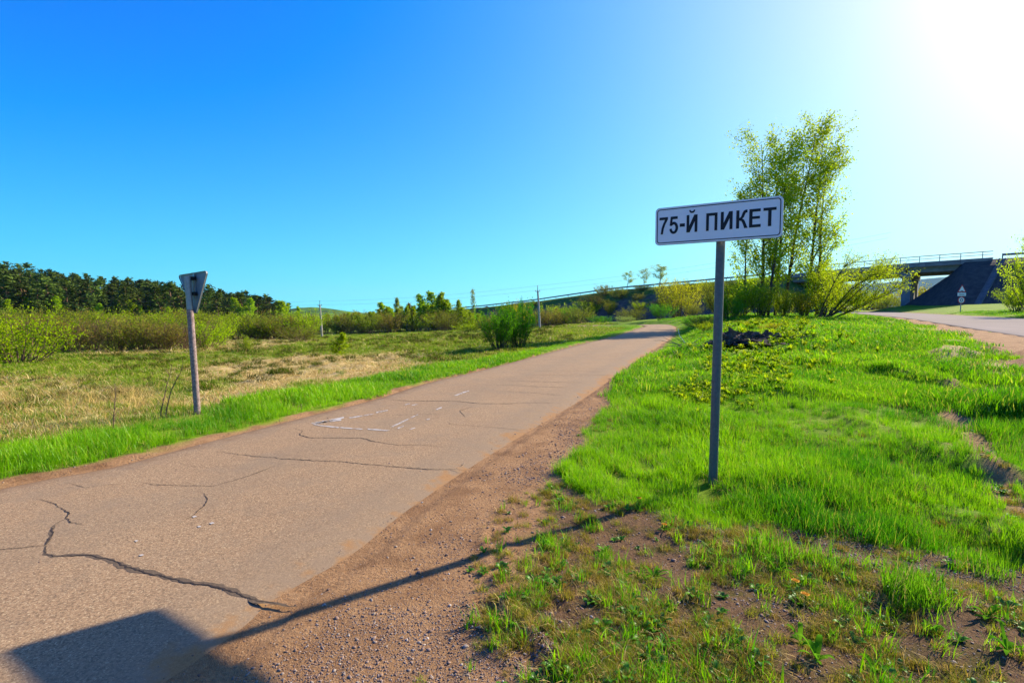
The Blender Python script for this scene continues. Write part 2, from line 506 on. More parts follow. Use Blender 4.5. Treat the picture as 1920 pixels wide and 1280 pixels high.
def tube_arr(pts, rad, n=6, caps=True):
    pts = [Vector(p) for p in pts]
    if not hasattr(rad, '__len__'): rad = [rad] * len(pts)
    V = []; F = []
    ref = Vector((0.31, 0.95, 0.05))
    for i, p in enumerate(pts):
        d = (pts[min(i + 1, len(pts) - 1)] - pts[max(i - 1, 0)]).normalized()
        r = ref if abs(d.dot(ref.normalized())) < .9 else Vector((1, 0, 0))
        u = d.cross(r).normalized(); w = d.cross(u).normalized()
        for k in range(n):
            a = 2 * math.pi * k / n
            q = p + (u * math.cos(a) + w * math.sin(a)) * rad[i]
            V.append((q.x, q.y, q.z))
    for i in range(len(pts) - 1):
        for k in range(n):
            F.append((i * n + k, i * n + (k + 1) % n, (i + 1) * n + (k + 1) % n, (i + 1) * n + k))
    if caps:
        F.append(tuple(range(n - 1, -1, -1))); F.append(tuple((len(pts) - 1) * n + k for k in range(n)))
    return V, F

def copy_tree(o, parent=None):
    c = o.copy(); COL.objects.link(c)
    if parent: c.parent = parent
    for ch in o.children: copy_tree(ch, c)
    return c

# ------------------------------------------------------------------ ground
def growth_axis(a, b, fine, g, lo, hi):
    mid = list(np.arange(a, b + 1e-6, fine))
    r = []; s = fine; x = mid[-1]
    while x < hi: s *= g; x += s; r.append(x)
    l = []; s = fine; x = mid[0]
    while x > lo: s *= g; x -= s; l.append(x)
    return np.array(l[::-1] + mid + r)

GX = growth_axis(-2.2, 4.0, .045, 1.04, -7000, 7000)
GY = growth_axis(1.5, 5.2, .045, 1.04, -2500, 9000)
gx, gy = np.meshgrid(GX, GY)
GP = np.stack([gx.ravel(), gy.ravel()], 1)
GZ = ground_z(GP)
mk = masks(GP)
# tyre ruts pressed into the soil
RUTS = [[gpt(925, 1000), gpt(938, 1050), gpt(968, 1110), gpt(1010, 1165), (.35, 1.9)],
        [gpt(960, 1040), gpt(990, 1090), gpt(1040, 1150), gpt(1090, 1200), gpt(1150, 1290)],
        [gpt(905, 1130), gpt(950, 1190), gpt(1010, 1260), (.2, 1.7)]]
nearp = (np.abs(GP[:, 0]) < 3) & (GP[:, 1] < 5) & (GP[:, 1] > 1)
for line in RUTS:
    d = polydist(GP[nearp], catmull(line, 14)) + (mk['n1'][nearp]) * .08
    GZ[nearp] += -.035 * (1 - sstep(.015, .07, d)) + .018 * (1 - sstep(.06, .14, d))
for c, r, dep in [((6.75, 13.75), .6, .25), ((6.2, 13.85), .45, .2), ((7.3, 13.8), .4, .2)]:
    d = np.hypot(GP[:, 0] - c[0], GP[:, 1] - c[1])
    GZ -= dep * (1 - sstep(.15, r, d))
_h = hit(1700, 688)
d = np.hypot((GP[:, 0] - _h[0]) * .6, GP[:, 1] - _h[1]); GZ -= .12 * (1 - sstep(.1, .3, d))
nx, ny = len(GX), len(GY)
idx = np.arange(nx * ny).reshape(ny, nx)
GF = np.stack([idx[:-1, :-1].ravel(), idx[:-1, 1:].ravel(), idx[1:, 1:].ravel(), idx[1:, :-1].ravel()], 1)
maskc = np.stack([mk['bare'], np.maximum(np.maximum(mk['straw'], mk['reed'] * .7), mk['dead']), mk['sparse'], np.maximum(mk['field'], 0)], 1)

def ground_material():
    m, nt, out = new_mat('ground_soil_and_turf')
    tc = N(nt, 'ShaderNodeTexCoord'); co = tc.outputs['Object']
    at = N(nt, 'ShaderNodeAttribute', attribute_name='mask')
    sep = N(nt, 'ShaderNodeSeparateColor'); nt.links.new(at.outputs['Color'], sep.inputs[0])
    bare, dry, sparse = sep.outputs[0], sep.outputs[1], sep.outputs[2]
    field = at.outputs['Alpha']
    nb = noise_n(nt, .35, 5, .6, co); nm = noise_n(nt, 3.0, 6, .65, co); nf = noise_n(nt, 45, 6, .7, co); nv = noise_n(nt, 160, 3, .7, co)
    # turf
    turf = mixc(nt, ramp(nt, nm.outputs[0], .35, .65), (.14, .25, .005), (.08, .16, .004))
    turf = mixc(nt, ramp(nt, nb.outputs[0], .3, .7), turf, (.18, .26, .008))
    fieldc = mixc(nt, ramp(nt, nm.outputs[0], .38, .62), (.21, .27, .012), (.26, .22, .04))
    fieldc = mixc(nt, ramp(nt, nb.outputs[0], .35, .65), fieldc, (.13, .25, .008))
    turf = mixc(nt, field, turf, fieldc)
    strawc = mixc(nt, ramp(nt, nf.outputs[0], .3, .7), (.62, .47, .20), (.36, .25, .09))
    strawc = mixc(nt, ramp(nt, nm.outputs[0], .52, .62), strawc, (.18, .21, .03))
    turf = mixc(nt, dry, turf, strawc)
    # soil and fine gravel
    soil = mixc(nt, ramp(nt, nf.outputs[0], .3, .72), (0.230, 0.117, 0.048), (0.408, 0.238, 0.107))
    soil = mixc(nt, ramp(nt, nm.outputs[0], .42, .7), soil, (0.174, 0.085, 0.035))
    soil = mixc(nt, ramp(nt, nv.outputs[0], .60, .72), soil, (0.511, 0.378, 0.226))
    soil2 = mixc(nt, ramp(nt, nf.outputs[0], .35, .65), (0.089, 0.048, 0.022), (0.178, 0.103, 0.048))
    soil2 = mixc(nt, ramp(nt, nm.outputs[0], .5, .62), soil2, (0.075, 0.061, 0.010))
    c = mixc(nt, sparse, turf, soil2)
    c = mixc(nt, bare, c, soil)
    h = math_n(nt, 'ADD', math_n(nt, 'MULTIPLY', nf.outputs[0], 1.0), math_n(nt, 'MULTIPLY', nv.outputs[0], .35))
    principled(nt, out, c, .95, 0, .1, h, .02, .9)
    return m

M_ground = ground_material()
V = np.column_stack([GP, GZ])
ground = link('ground', mesh_np('ground', V, GF, {'mask': maskc}, M_ground, True))
tag(ground, 'green turf, stony soil and straw covered meadow falling away to the left', None, None, 'structure')

# ------------------------------------------------------------------ the small cracked road
def road_mesh(Lp, Rp, zl, nacross=14, lift=.004):
    n = len(Lp)
    u = np.linspace(0, 1, nacross)
    P = Lp[:, None, :] * (1 - u[None, :, None]) + Rp[:, None, :] * u[None, :, None]
    Z = np.repeat(zl[:, None], nacross, 1) + lift
    Z[:, 0] -= .05; Z[:, -1] -= .05
    V = np.concatenate([P, Z[:, :, None]], 2).reshape(-1, 3)
    i = np.arange(n * nacross).reshape(n, nacross)
    F = np.stack([i[:-1, :-1].ravel(), i[:-1, 1:].ravel(), i[1:, 1:].ravel(), i[1:, :-1].ravel()], 1)
    U = np.repeat(u[None, :], n, 0).ravel()
    ds = np.concatenate([[0], np.cumsum(np.linalg.norm(np.diff((Lp + Rp) / 2, axis=0), axis=1))])
    W = np.linalg.norm(Rp - Lp, axis=1)
    el = (u[None, :] * W[:, None]).ravel(); er = ((1 - u[None, :]) * W[:, None]).ravel()
    return V, F, dict(across=U, along=np.repeat(ds[:, None], nacross, 1).ravel(), edgel=el, edger=er)

def asphalt_material():
    m, nt, out = new_mat('worn_asphalt')
    tc = N(nt, 'ShaderNodeTexCoord'); co = tc.outputs['Object']
    el = N(nt, 'ShaderNodeAttribute', attribute_name='edgel'); er = N(nt, 'ShaderNodeAttribute', attribute_name='edger')
    nb = noise_n(nt, .7, 5, .6, co); nm = noise_n(nt, 6, 5, .6, co); nf = noise_n(nt, 75, 5, .85, co); ns = noise_n(nt, 110, 3, .7, co)
    vor = N(nt, 'ShaderNodeTexVoronoi'); vor.inputs['Scale'].default_value = 140; nt.links.new(co, vor.inputs['Vector'])
    c = mixc(nt, ramp(nt, nb.outputs[0], .35, .65), (0.321, 0.204, 0.103), (0.279, 0.173, 0.088))
    c = mixc(nt, ramp(nt, nm.outputs[0], .3, .7, 0, .5), c, (0.350, 0.220, 0.108))
    # chippings showing in the worn surface
    c = mixc(nt, ramp(nt, vor.outputs['Color'], .55, 1.0, 0, .5), c, (0.437, 0.303, 0.159))
    c = mixc(nt, ramp(nt, nf.outputs[0], .45, .62, 0, .95), c, (0.112, 0.071, 0.038))
    c = mixc(nt, ramp(nt, ns.outputs[0], .56, .66, 0, .8), c, (0.577, 0.426, 0.231))
    ac = N(nt, 'ShaderNodeAttribute', attribute_name='across')
    wv = math_n(nt, 'SINE', math_n(nt, 'ADD', math_n(nt, 'MULTIPLY', ac.outputs['Fac'], 14.0), math_n(nt, 'MULTIPLY', nb.outputs[0], 3.0)))
    c = mixc(nt, ramp(nt, wv, -.2, 1, 0, .22), c, (0.180, 0.138, 0.086))
    npch = noise_n(nt, 1.7, 4, .7, co)
    c = mixc(nt, ramp(nt, npch.outputs[0], .50, .66, 0, .38), c, (0.203, 0.149, 0.091))
    # bare blue grey stone near the right edge, soil washed over both edges
    greyf = math_n(nt, 'MULTIPLY', ramp(nt, er.outputs['Fac'], .9, .15), ramp(nt, nm.outputs[0], .35, .6))
    c = mixc(nt, math_n(nt, 'MULTIPLY', greyf, .75), c, (0.219, 0.154, 0.092))
    soil = mixc(nt, ramp(nt, nf.outputs[0], .3, .7), (0.205, 0.101, 0.036), (0.344, 0.194, 0.078))
    w1 = math_n(nt, 'ADD', er.outputs['Fac'], math_n(nt, 'MULTIPLY', math_n(nt, 'ADD', math_n(nt, 'SUBTRACT', nm.outputs[0], .5), math_n(nt, 'SUBTRACT', nb.outputs[0], .5)), .9))
    c = mixc(nt, ramp(nt, w1, .24, .08), c, soil)
    w2 = math_n(nt, 'ADD', el.outputs['Fac'], math_n(nt, 'MULTIPLY', math_n(nt, 'SUBTRACT', nm.outputs[0], .5), .8))
    c = mixc(nt, ramp(nt, w2, .42, .08, 0, .85), c, (0.186, 0.101, 0.044))
    h = nf.outputs[0]
    principled(nt, out, c, .9, 0, .15, h, .004, .5)
    return m

M_asph = asphalt_material()
V, F, A = road_mesh(ROAD_L, ROAD_R, road_z((ROAD_L + ROAD_R)[:, 1] / 2))
# ragged right edge
road = link('road', mesh_np('road', V, F, A, M_asph, True))
tag(road, 'narrow cracked reddish grey asphalt road bending away to the right', None, None, 'structure')

M_crack = simple_mat('crack_dirt', (.045, .030, .020), .95, 0, .4, 40)
M_crackw = simple_mat('crumbled_asphalt', (.125, .085, .048), .95, 0, .35, 90, .004)

def strip(line_px, w0, jit, seed, lift, taper=True, step=.03):
    r = random.Random(seed)
    pts = [Vector((*gpt(x, y), 0)) for x, y in line_px]
    seq = []
    for a, b in zip(pts[:-1], pts[1:]):
        n = max(1, int((b - a).length / step))
        for k in range(n): seq.append(a.lerp(b, k / n))
    seq.append(pts[-1])
    V = []; F = []
    n = len(seq)
    off = 0
    for i, p in enumerate(seq):
        d = (seq[min(i + 1, n - 1)] - seq[max(i - 1, 0)])
        d = d.normalized() if d.length > 1e-6 else Vector((1, 0, 0))
        q = Vector((-d.y, d.x, 0))
        off = off * .6 + r.uniform(-1, 1) * jit
        t = i / max(1, n - 1)
        w = w0 * (r.uniform(.45, 1.3)) * ((min(1, 5 * t, 5 * (1 - t)) * .85 + .15) if taper else 1)
        w *= .55 + .9 * float(vnoise(np.array([i * .07]), np.array([seed * 3.3]), 3)[0])
        for s in (-1, 1):
            v = p + q * (off + s * w / 2); V.append((v.x, v.y, road_z(v.y) + .004 + lift))
    for i in range(n - 1): F.append((2 * i, 2 * i + 1, 2 * i + 3, 2 * i + 2))
    return V, F

CRACKS = [
    ([(85, 1024), (82, 1040), (100, 1044), (160, 1041), (200, 1050), (245, 1066), (300, 1080), (345, 1092), (400, 1100), (450, 1115), (490, 1130), (555, 1138)], .014, .05),
    ([(-40, 1034), (0, 1031), (45, 1027), (85, 1024)], .008, 0),
    ([(85, 1024), (95, 1010), (102, 985)], .016, .02),
    ([(102, 985), (112, 978), (124, 974)], .006, 0),
    ([(72, 935), (100, 945), (130, 962), (125, 972), (135, 980), (158, 984)], .011, 0),
    ([(125, 905), (160, 915), (262, 903)], .005, 0),
    ([(262, 903), (285, 909), (340, 911), (400, 912), (460, 895), (528, 870)], .009, 0),
    ([(400, 845), (450, 853), (530, 860), (600, 865), (640, 866), (720, 874), (800, 880), (910, 882)], .018, 0),
    ([(380, 922), (390, 935), (384, 948), (365, 965), (335, 985)], .008, 0),
    ([(550, 803), (568, 808), (562, 816), (580, 821), (680, 822), (702, 828), (745, 835), (790, 834), (836, 839)], .016, 0),
    ([(700, 748), (768, 752), (850, 752), (900, 757), (950, 757), (1000, 755), (1052, 757)], .022, 0),
    ([(838, 790), (845, 796), (880, 798), (930, 802), (992, 808)], .010, 0),
    ([(888, 762), (862, 770), (873, 783)], .010, 0),
    ([(905, 722), (960, 722), (1010, 725), (1075, 727)], .020, 0),
    ([(930, 733), (985, 736), (1062, 742)], .016, 0),
    ([(940, 714), (1020, 716), (1100, 718)], .020, 0),
    ([(980, 703), (1080, 704), (1170, 703)], .020, 0),
    ([(1000, 696), (1060, 695), (1130, 697)], .020, 0),
    ([(560, 780), (640, 782), (760, 778), (850, 776)], .006, 0),
    ([(335, 868), (372, 878), (392, 874)], .005, 0),
]
for i, (ln, w, wide) in enumerate(CRACKS):
    if wide:
        V, F = strip(ln, wide * 1.1, .008, i, .0012)
        o = link('crumbled_seam', None); bpy.data.objects.remove(o)
        mb = MB(); mb.add(V, F); mb.build('crumbled_seam', M_crackw, road)
    V, F = strip(ln, w * .72, w * .5, i, .003, True, .014)
    mb = MB(); mb.add(V, F); mb.build('crack', M_crack, road)

def paint_material():
    m, nt, out = new_mat('worn_white_paint')
    tc = N(nt, 'ShaderNodeTexCoord')
    n = noise_n(nt, 28, 5, .7, tc.outputs['Object']); n2 = noise_n(nt, 6, 2, .5, tc.outputs['Object'])
    p = N(nt, 'ShaderNodeBsdfPrincipled'); p.inputs['Base Color'].default_value = (.42, .37, .30, 1); p.inputs['Roughness'].default_value = .7
    t = N(nt, 'ShaderNodeBsdfTransparent'); mx = N(nt, 'ShaderNodeMixShader')
    f = ramp(nt, math_n(nt, 'ADD', n.outputs[0], math_n(nt, 'MULTIPLY', n2.outputs[0], .5)), .76, .86)
    nt.links.new(f, mx.inputs[0]); nt.links.new(p.outputs[0], mx.inputs[1]); nt.links.new(t.outputs[0], mx.inputs[2])
    nt.links.new(mx.outputs[0], out.inputs[0])
    return m
M_paint = paint_material()
PAINT = [[(583, 794), (645, 782), (645, 784.5), (590, 797)], [(592, 793), (640, 786), (640, 789), (594, 794.5)], [(583, 796), (636, 801), (634, 803.5), (600, 799)],
         [(655, 783), (700, 776), (700, 777.5), (656, 785)], [(636, 801), (680, 804.5), (679, 806), (636, 803)], [(689, 804), (731, 807), (728, 809), (690, 806)],
         [(732, 801), (783, 777), (784, 778.5), (735, 802)], [(745, 803), (757, 798), (759, 799), (747, 804.5)], [(768, 805), (778, 802), (779, 803), (769, 806.5)],
         [(817, 768), (828, 763), (829, 765), (819, 769.5)], [(851, 742), (865, 737), (867, 738.5), (853, 743)], [(866, 736), (879, 732.5), (880, 734), (868, 737.5)],
         [(759, 759), (768, 756.5), (769, 757.5), (760, 760)], [(772, 760), (783, 757.5), (784, 758.5), (773, 761)], [(705, 773), (727, 769), (727, 770.5), (706, 775)],
         [(797, 787), (806, 785), (806, 787), (798, 788.5)],
         [(360, 970), (366, 968), (370, 970), (364, 972)], [(392, 982), (399, 980), (403, 982), (396, 984)], [(370, 988), (375, 987), (378, 989), (372, 990)], [(252, 1015), (258, 1013.5), (261, 1015.5), (255, 1017)], [(260, 1042), (267, 1040.5), (271, 1042), (264, 1044)]]
for q in PAINT:
    n = 8
    a, b, c, d = [np.array(gpt(*p)) for p in q]
    V = []
    for k in range(n + 1):
        t = k / n
        V += [tuple(a + (b - a) * t) + (.008,), tuple(d + (c - d) * t) + (.008,)]
    mb = MB(); mb.add(V, [(2 * k, 2 * k + 1, 2 * k + 3, 2 * k + 2) for k in range(n)]); mb.build('road_marking', M_paint, road)

# ------------------------------------------------------------------ the main road on the right
def asphalt2():
    m, nt, out = new_mat('pale_asphalt')
    tc = N(nt, 'ShaderNodeTexCoord'); co = tc.outputs['Object']
    ac = N(nt, 'ShaderNodeAttribute', attribute_name='across')
    nb = noise_n(nt, .5, 5, .6, co); nf = noise_n(nt, 60, 4, .7, co)
    c = mixc(nt, ramp(nt, nb.outputs[0], .35, .65), (0.392, 0.331, 0.258), (0.343, 0.294, 0.231))
    c = mixc(nt, ramp(nt, nf.outputs[0], .5, .7, 0, .5), c, (0.196, 0.172, 0.137))
    c = mixc(nt, math_n(nt, 'ADD', ramp(nt, ac.outputs['Fac'], .035, .015, 0, .8), ramp(nt, ac.outputs['Fac'], .965, .985, 0, .8)), c, (0.089, 0.071, 0.056))
    c = mixc(nt, .05, c, (0.189, 0.165, 0.132))
    principled(nt, out, c, 1, 0, .0, nf.outputs[0], .006, .6)
    return m
V, F, A = road_mesh(RR_N[:, :2], RR_F[:, :2], RR_N[:, 2], 20, .01)
mroad = link('main_road', mesh_np('main_road', V, F, A, asphalt2(), True))
tag(mroad, 'wider pale asphalt road running under the bridge on the right', None, None, 'structure')

# ------------------------------------------------------------------ place-name sign
M_signpost = simple_mat('dark_grey_painted_steel', (.125, .135, .145), .45, .3, .25, 30, .0, .4)
M_signface = simple_mat('white_reflective_film', (.80, .80, .81), .35, 0, .05, 3, 0, .4)
M_alu = simple_mat('dull_aluminium', (.42, .43, .45), .4, .8, .2, 20)
M_black = simple_mat('black_lettering', (.012, .012, .016), .5, 0, .0, 3)
M_steel = simple_mat('galvanised_steel', (.30, .32, .35), .5, .5, .25, 25)
M_dark = simple_mat('dark_steel_clamp', (.03, .03, .035), .5, .6, .3, 20)

def rrect(w, h, r, n=6):
    P = []
    for cx, cy, a0 in ((w / 2 - r, h / 2 - r, 0), (-w / 2 + r, h / 2 - r, 90), (-w / 2 + r, -h / 2 + r, 180), (w / 2 - r, -h / 2 + r, 270)):
        for k in range(n + 1):
            a = math.radians(a0 + 90 * k / n); P.append((cx + r * math.cos(a), cy + r * math.sin(a)))
    return P

def ring(mb, outer, inner, y):
    n = len(outer)
    V = [(p[0], y, p[1]) for p in outer] + [(p[0], y, p[1]) for p in inner]
    mb.add(V, [(i, (i + 1) % n, (i + 1) % n + n, i + n) for i in range(n)])

SW, SH_, STH = 0.998, 0.325, 0.529
SL = np.array([1.276, 4.4655])
SC = SL + SW / 2 * np.array([math.cos(STH), -math.sin(STH)])
pole_x, pole_y = 1.770, 4.290
SB = 2.091
sign = thing('place_name_sign', 'white place name sign with black lettering on a dark grey post in lush grass', 'sign', (pole_x, pole_y, gz(pole_x, pole_y)), 0)
gz0 = sign.location.z
mb = MB(); lean = Vector((.022, 0, 0))
mb.tube([(-.004, .0, -.12), (.0, .0, .0), (.02, 0, SB + SH_ - .04 - gz0)], .037, 20)
mb.build('post', M_signpost, sign, True)
mb = MB(); mb.tube([(.02, 0, SB + SH_ - .04 - gz0), (.02, 0, SB + SH_ - .03 - gz0)], [.040, .036], 20); mb.build('post_cap', M_dark, sign, True)
pl = bpy.data.objects.new('plate', None)
mb = MB()
mb.prism(rrect(SW, SH_, .035), -.0, .0025)
o_rim = rrect(SW, SH_, .035); i_rim = rrect(SW - .008, SH_ - .008, .032)
plate = mb.build('plate', M_alu, sign)
plate.location = (SC[0] - pole_x, SC[1] - pole_y - .0, SB + SH_ / 2 - gz0)
plate.rotation_euler = (0, 0, -STH)
mb = MB(); mb.prism(rrect(SW - .004, SH_ - .004, .034), -.0032, -.0004); mb.build('face', M_signface, plate)
mb = MB()                                                        # folded rim behind the plate
n_ = len(o_rim)
V = [(p[0], .0028, p[1]) for p in o_rim] + [(p[0], .022, p[1]) for p in o_rim]
mb.add(V, [(i, (i + 1) % n_, (i + 1) % n_ + n_, i + n_) for i in range(n_)]); mb.build('rim', M_alu, plate)
mb = MB(); ring(mb, rrect(SW - .030, SH_ - .030, .026), rrect(SW - .044, SH_ - .044, .020), -.0046); mb.build('border', M_black, plate)
for z_ in (-.09, .09):
    mb = MB(); mb.box((.0, .012, z_), (SW * .86, .016, .022)); mb.build('stiffener', M_alu, plate)
    mb = MB(); mb.box((-.0, .045, z_), (.11, .05, .028)); mb.build('clamp', M_dark, plate)

# letters as outlines in their own boxes: x 0..1, z 0..1
def arc(cx, cz, rx, rz, a0, a1, n=12):
    return [(cx + rx * math.cos(math.radians(a0 + (a1 - a0) * k / n)), cz + rz * math.sin(math.radians(a0 + (a1 - a0) * k / n))) for k in range(n + 1)]
G7 = [[(0, 1), (1, 1), (1, .86), (.72, .60), (.53, .32), (.43, 0), (.16, 0), (.26, .34), (.45, .63), (.66, .845), (0, .845)]]
G5 = [[(.13, 1), (.93, 1), (.93, .845), (.36, .845), (.32, .64)] + arc(.49, .335, .51, .355, 104, -90, 16) + arc(.47, .33, .47, .35, -100, -172, 6) +
      [(.27, .30)] + arc(.48, .335, .22, .205, 200, 450, 14)[::1] + [(.36, .50), (.25, .455), (.03, .475)]]
GD = [[(0, .36), (1, .36), (1, .55), (0, .55)]]
GI = [(0, 0), (0, 1), (.25, 1), (.25, .38), (.70, 1), (1, 1), (1, 0), (.75, 0), (.75, .62), (.30, 0)]
GBR = [[(.22, 1.28), (.26, 1.18), (.36, 1.12), (.5, 1.10), (.64, 1.12), (.74, 1.18), (.78, 1.28), (.65, 1.28), (.61, 1.225), (.5, 1.20), (.39, 1.225), (.35, 1.28)]]
GP_ = [[(0, 0), (0, 1), (1, 1), (1, 0), (.75, 0), (.75, .84), (.25, .84), (.25, 0)]]
GK = [[(0, 0), (0, 1), (.28, 1), (.28, .58), (.40, .60), (.48, .68), (.56, .84), (.68, .96), (.86, 1.005), (1, 1), (1, .85), (.86, .84), (.79, .76), (.70, .61), (.56, .53),
       (.74, .44), (.88, .24), (1.05, 0), (.74, 0), (.62, .22), (.48, .40), (.28, .43), (.28, 0)]]
GE = [[(0, 0), (0, 1), (.97, 1), (.97, .845), (.28, .845), (.28, .60), (.92, .60), (.92, .455), (.28, .455), (.28, .155), (1, .155), (1, 0)]]
GT = [[(.37, 0), (.37, .845), (0, .845), (0, 1), (1, 1), (1, .845), (.63, .845), (.63, 0)]]
TXT = [('seven', G7, .036, .109), ('five', G5, .123, .197), ('dash', GD, .211, .253), ('letter', [GI] + GBR, .267, .356), ('letter', GP_, .426, .515), ('letter', [GI], .541, .632),
       ('letter', GK, .659, .742), ('letter', GE, .756, .841), ('letter', GT, .858, .951)]
LB, LH = .093, .147
for nm, polys, u0, u1 in TXT:
    mb = MB()
    for pgn in polys:
        V = [(-SW / 2 + u0 + x * (u1 - u0), -.0050, -SH_ / 2 + LB + z * LH) for x, z in pgn]
        n = len(V)
        V2 = [(x, y + .0012, z) for x, y, z in V]
        if nm == 'dash' or True:
            mb.add(V + V2, [tuple(range(n))] + [(i, i + n, (i + 1) % n + n, (i + 1) % n) for i in range(n)])
    mb.build({'seven': 'digit', 'five': 'digit'}.get(nm, nm), M_black, plate)

# ------------------------------------------------------------------ back of the give way sign on the left
def rusty():
    m, nt, out = new_mat('flaking_pinkish_post_paint')
    tc = N(nt, 'ShaderNodeTexCoord'); co = tc.outputs['Object']
    n = noise_n(nt, 26, 5, .7, co); n2 = noise_n(nt, 60, 4, .7, co)
    c = mixc(nt, ramp(nt, n.outputs[0], .4, .6), (.30, .205, .185), (.15, .105, .095))
    c = mixc(nt, ramp(nt, n2.outputs[0], .58, .66), c, (.48, .42, .42))
    principled(nt, out, c, .8, 0, .3, n.outputs[0], .004, .8)
    return m
M_rust = rusty()
M_back = simple_mat('galvanised_sign_back', (.20, .25, .31), .55, .35, .2, 14)
M_white = simple_mat('white_paint', (.78, .78, .78), .6, 0, .08, 12)
M_red = simple_mat('red_paint', (.55, .03, .03), .5, 0, .15, 12)
px_, py_ = gpt(371, 777)
gs = thing('give_way_sign', 'back of a triangular give way sign on a flaking pinkish post beside the dry reeds', 'sign', (px_, py_, gz(px_, py_)), 0)
lx, ly = -.075, .02
ztop_ = 2.04
mb = MB(); mb.tube([(0, 0, -.1), (lx * .75, 0, 1.53)], .043, 14); mb.build('post', M_rust, gs, True)
mb = MB(); mb.tube([(lx * .75, 0, 1.53), (lx, 0, ztop_ - .03)], .041, 14); mb.build('post_painted_shade', M_steel, gs, True)  # same post continued, blue-grey shade at the plate put into its colour
def tri_pts(s, r, n=5):
    # apex down
    h = s * math.sqrt(3) / 2
    C = [(-s / 2, h / 3), (0, -2 * h / 3), (s / 2, h / 3)]
    cen = [(c[0] * (1 - 2 * r / (h * 2 / 3)), c[1] * (1 - 2 * r / (h * 2 / 3))) for c in C]
    P = []
    for (cx, cz), a0 in zip(cen, (90, 210, 330)):
        for k in range(n + 1):
            a = math.radians(a0 + 120 * k / n); P.append((cx + r * math.cos(a), cz + r * math.sin(a)))
    return P
tri = tri_pts(.72, .035)
mb = MB(); mb.prism(tri, .0, .003)
tp = mb.build('plate', M_back, gs)
tp.location = (lx + .05, .075, 1.5 + (640 - 0) * 0 + .355)
tp.rotation_euler = (0, math.radians(-3.5), math.radians(-27))
n_ = len(tri); mb = MB()
mb.add([(p[0], -.002, p[1]) for p in tri] + [(p[0], -.022, p[1]) for p in tri], [(i, (i + 1) % n_, (i + 1) % n_ + n_, i + n_) for i in range(n_)]); mb.build('rim', M_steel, tp)
mb = MB(); mb.prism([(p[0] * .985, p[1] * .985) for p in tri], .0036, .0046); mb.build('red_face', M_red, tp)
mb = MB(); mb.prism([(p[0] * .66, p[1] * .66) for p in tri], .0050, .0058); mb.build('white_face', M_white, tp)
for z_ in (.12, -.10):
    mb = MB(); mb.tube([(-.02, -.045, z_ - .014), (-.02, -.045, z_ + .014)], .05, 12); mb.box((.045, -.035, z_), (.055, .05, .05)); mb.build('clamp', M_dark, tp)
mb = MB(); mb.box((.035, -.018, .01), (.028, .02, .36)); mb.build('stiffener', M_alu, tp)
mb = MB(); mb.box((-.165, -.004, .115), (.06, .003, .05)); mb.build('sticker', M_white, tp)

# ------------------------------------------------------------------ embankment, bridge, retaining slope
EA = np.array([24.0, 118.0]); ED = np.array([.716, -.698]); EN = np.array([.698, .716])     # along the crest, away from the viewer
ET = [-230, -120, -80, -47, -25, 0, 23, 54.6, 67, 140, 260]
EZ = [-3.5, -1.2, 1.2, 2.8, 4.3, 6.6, 7.6, 9.05, 9.25, 9.5, 9.5]
def crest_z(t): return np.interp(t, ET, EZ)

def emb_material():
    m, nt, out = new_mat('embankment_soil_and_grass')
    tc = N(nt, 'ShaderNodeTexCoord'); co = tc.outputs['Object']
    hh = N(nt, 'ShaderNodeAttribute', attribute_name='up'); st = N(nt, 'ShaderNodeAttribute', attribute_name='stone')
    n1 = noise_n(nt, .25, 5, .65, co); n2 = noise_n(nt, 1.6, 5, .65, co)
    soil = mixc(nt, ramp(nt, n2.outputs[0], .35, .65), (.085, .06, .045), (.15, .11, .08))
    grass = mixc(nt, ramp(nt, n2.outputs[0], .35, .65), (.05, .10, .012), (.13, .19, .02))
    f = math_n(nt, 'ADD', n1.outputs[0], math_n(nt, 'MULTIPLY', ramp(nt, hh.outputs['Fac'], .55, .95), .4))
    c = mixc(nt, ramp(nt, f, .62, .80), soil, grass)
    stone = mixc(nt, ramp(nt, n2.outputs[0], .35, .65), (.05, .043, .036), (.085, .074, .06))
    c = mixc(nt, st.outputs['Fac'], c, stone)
    principled(nt, out, c, .95, 0, .1, n2.outputs[0], .25, .8)
    return m
M_emb = emb_material()

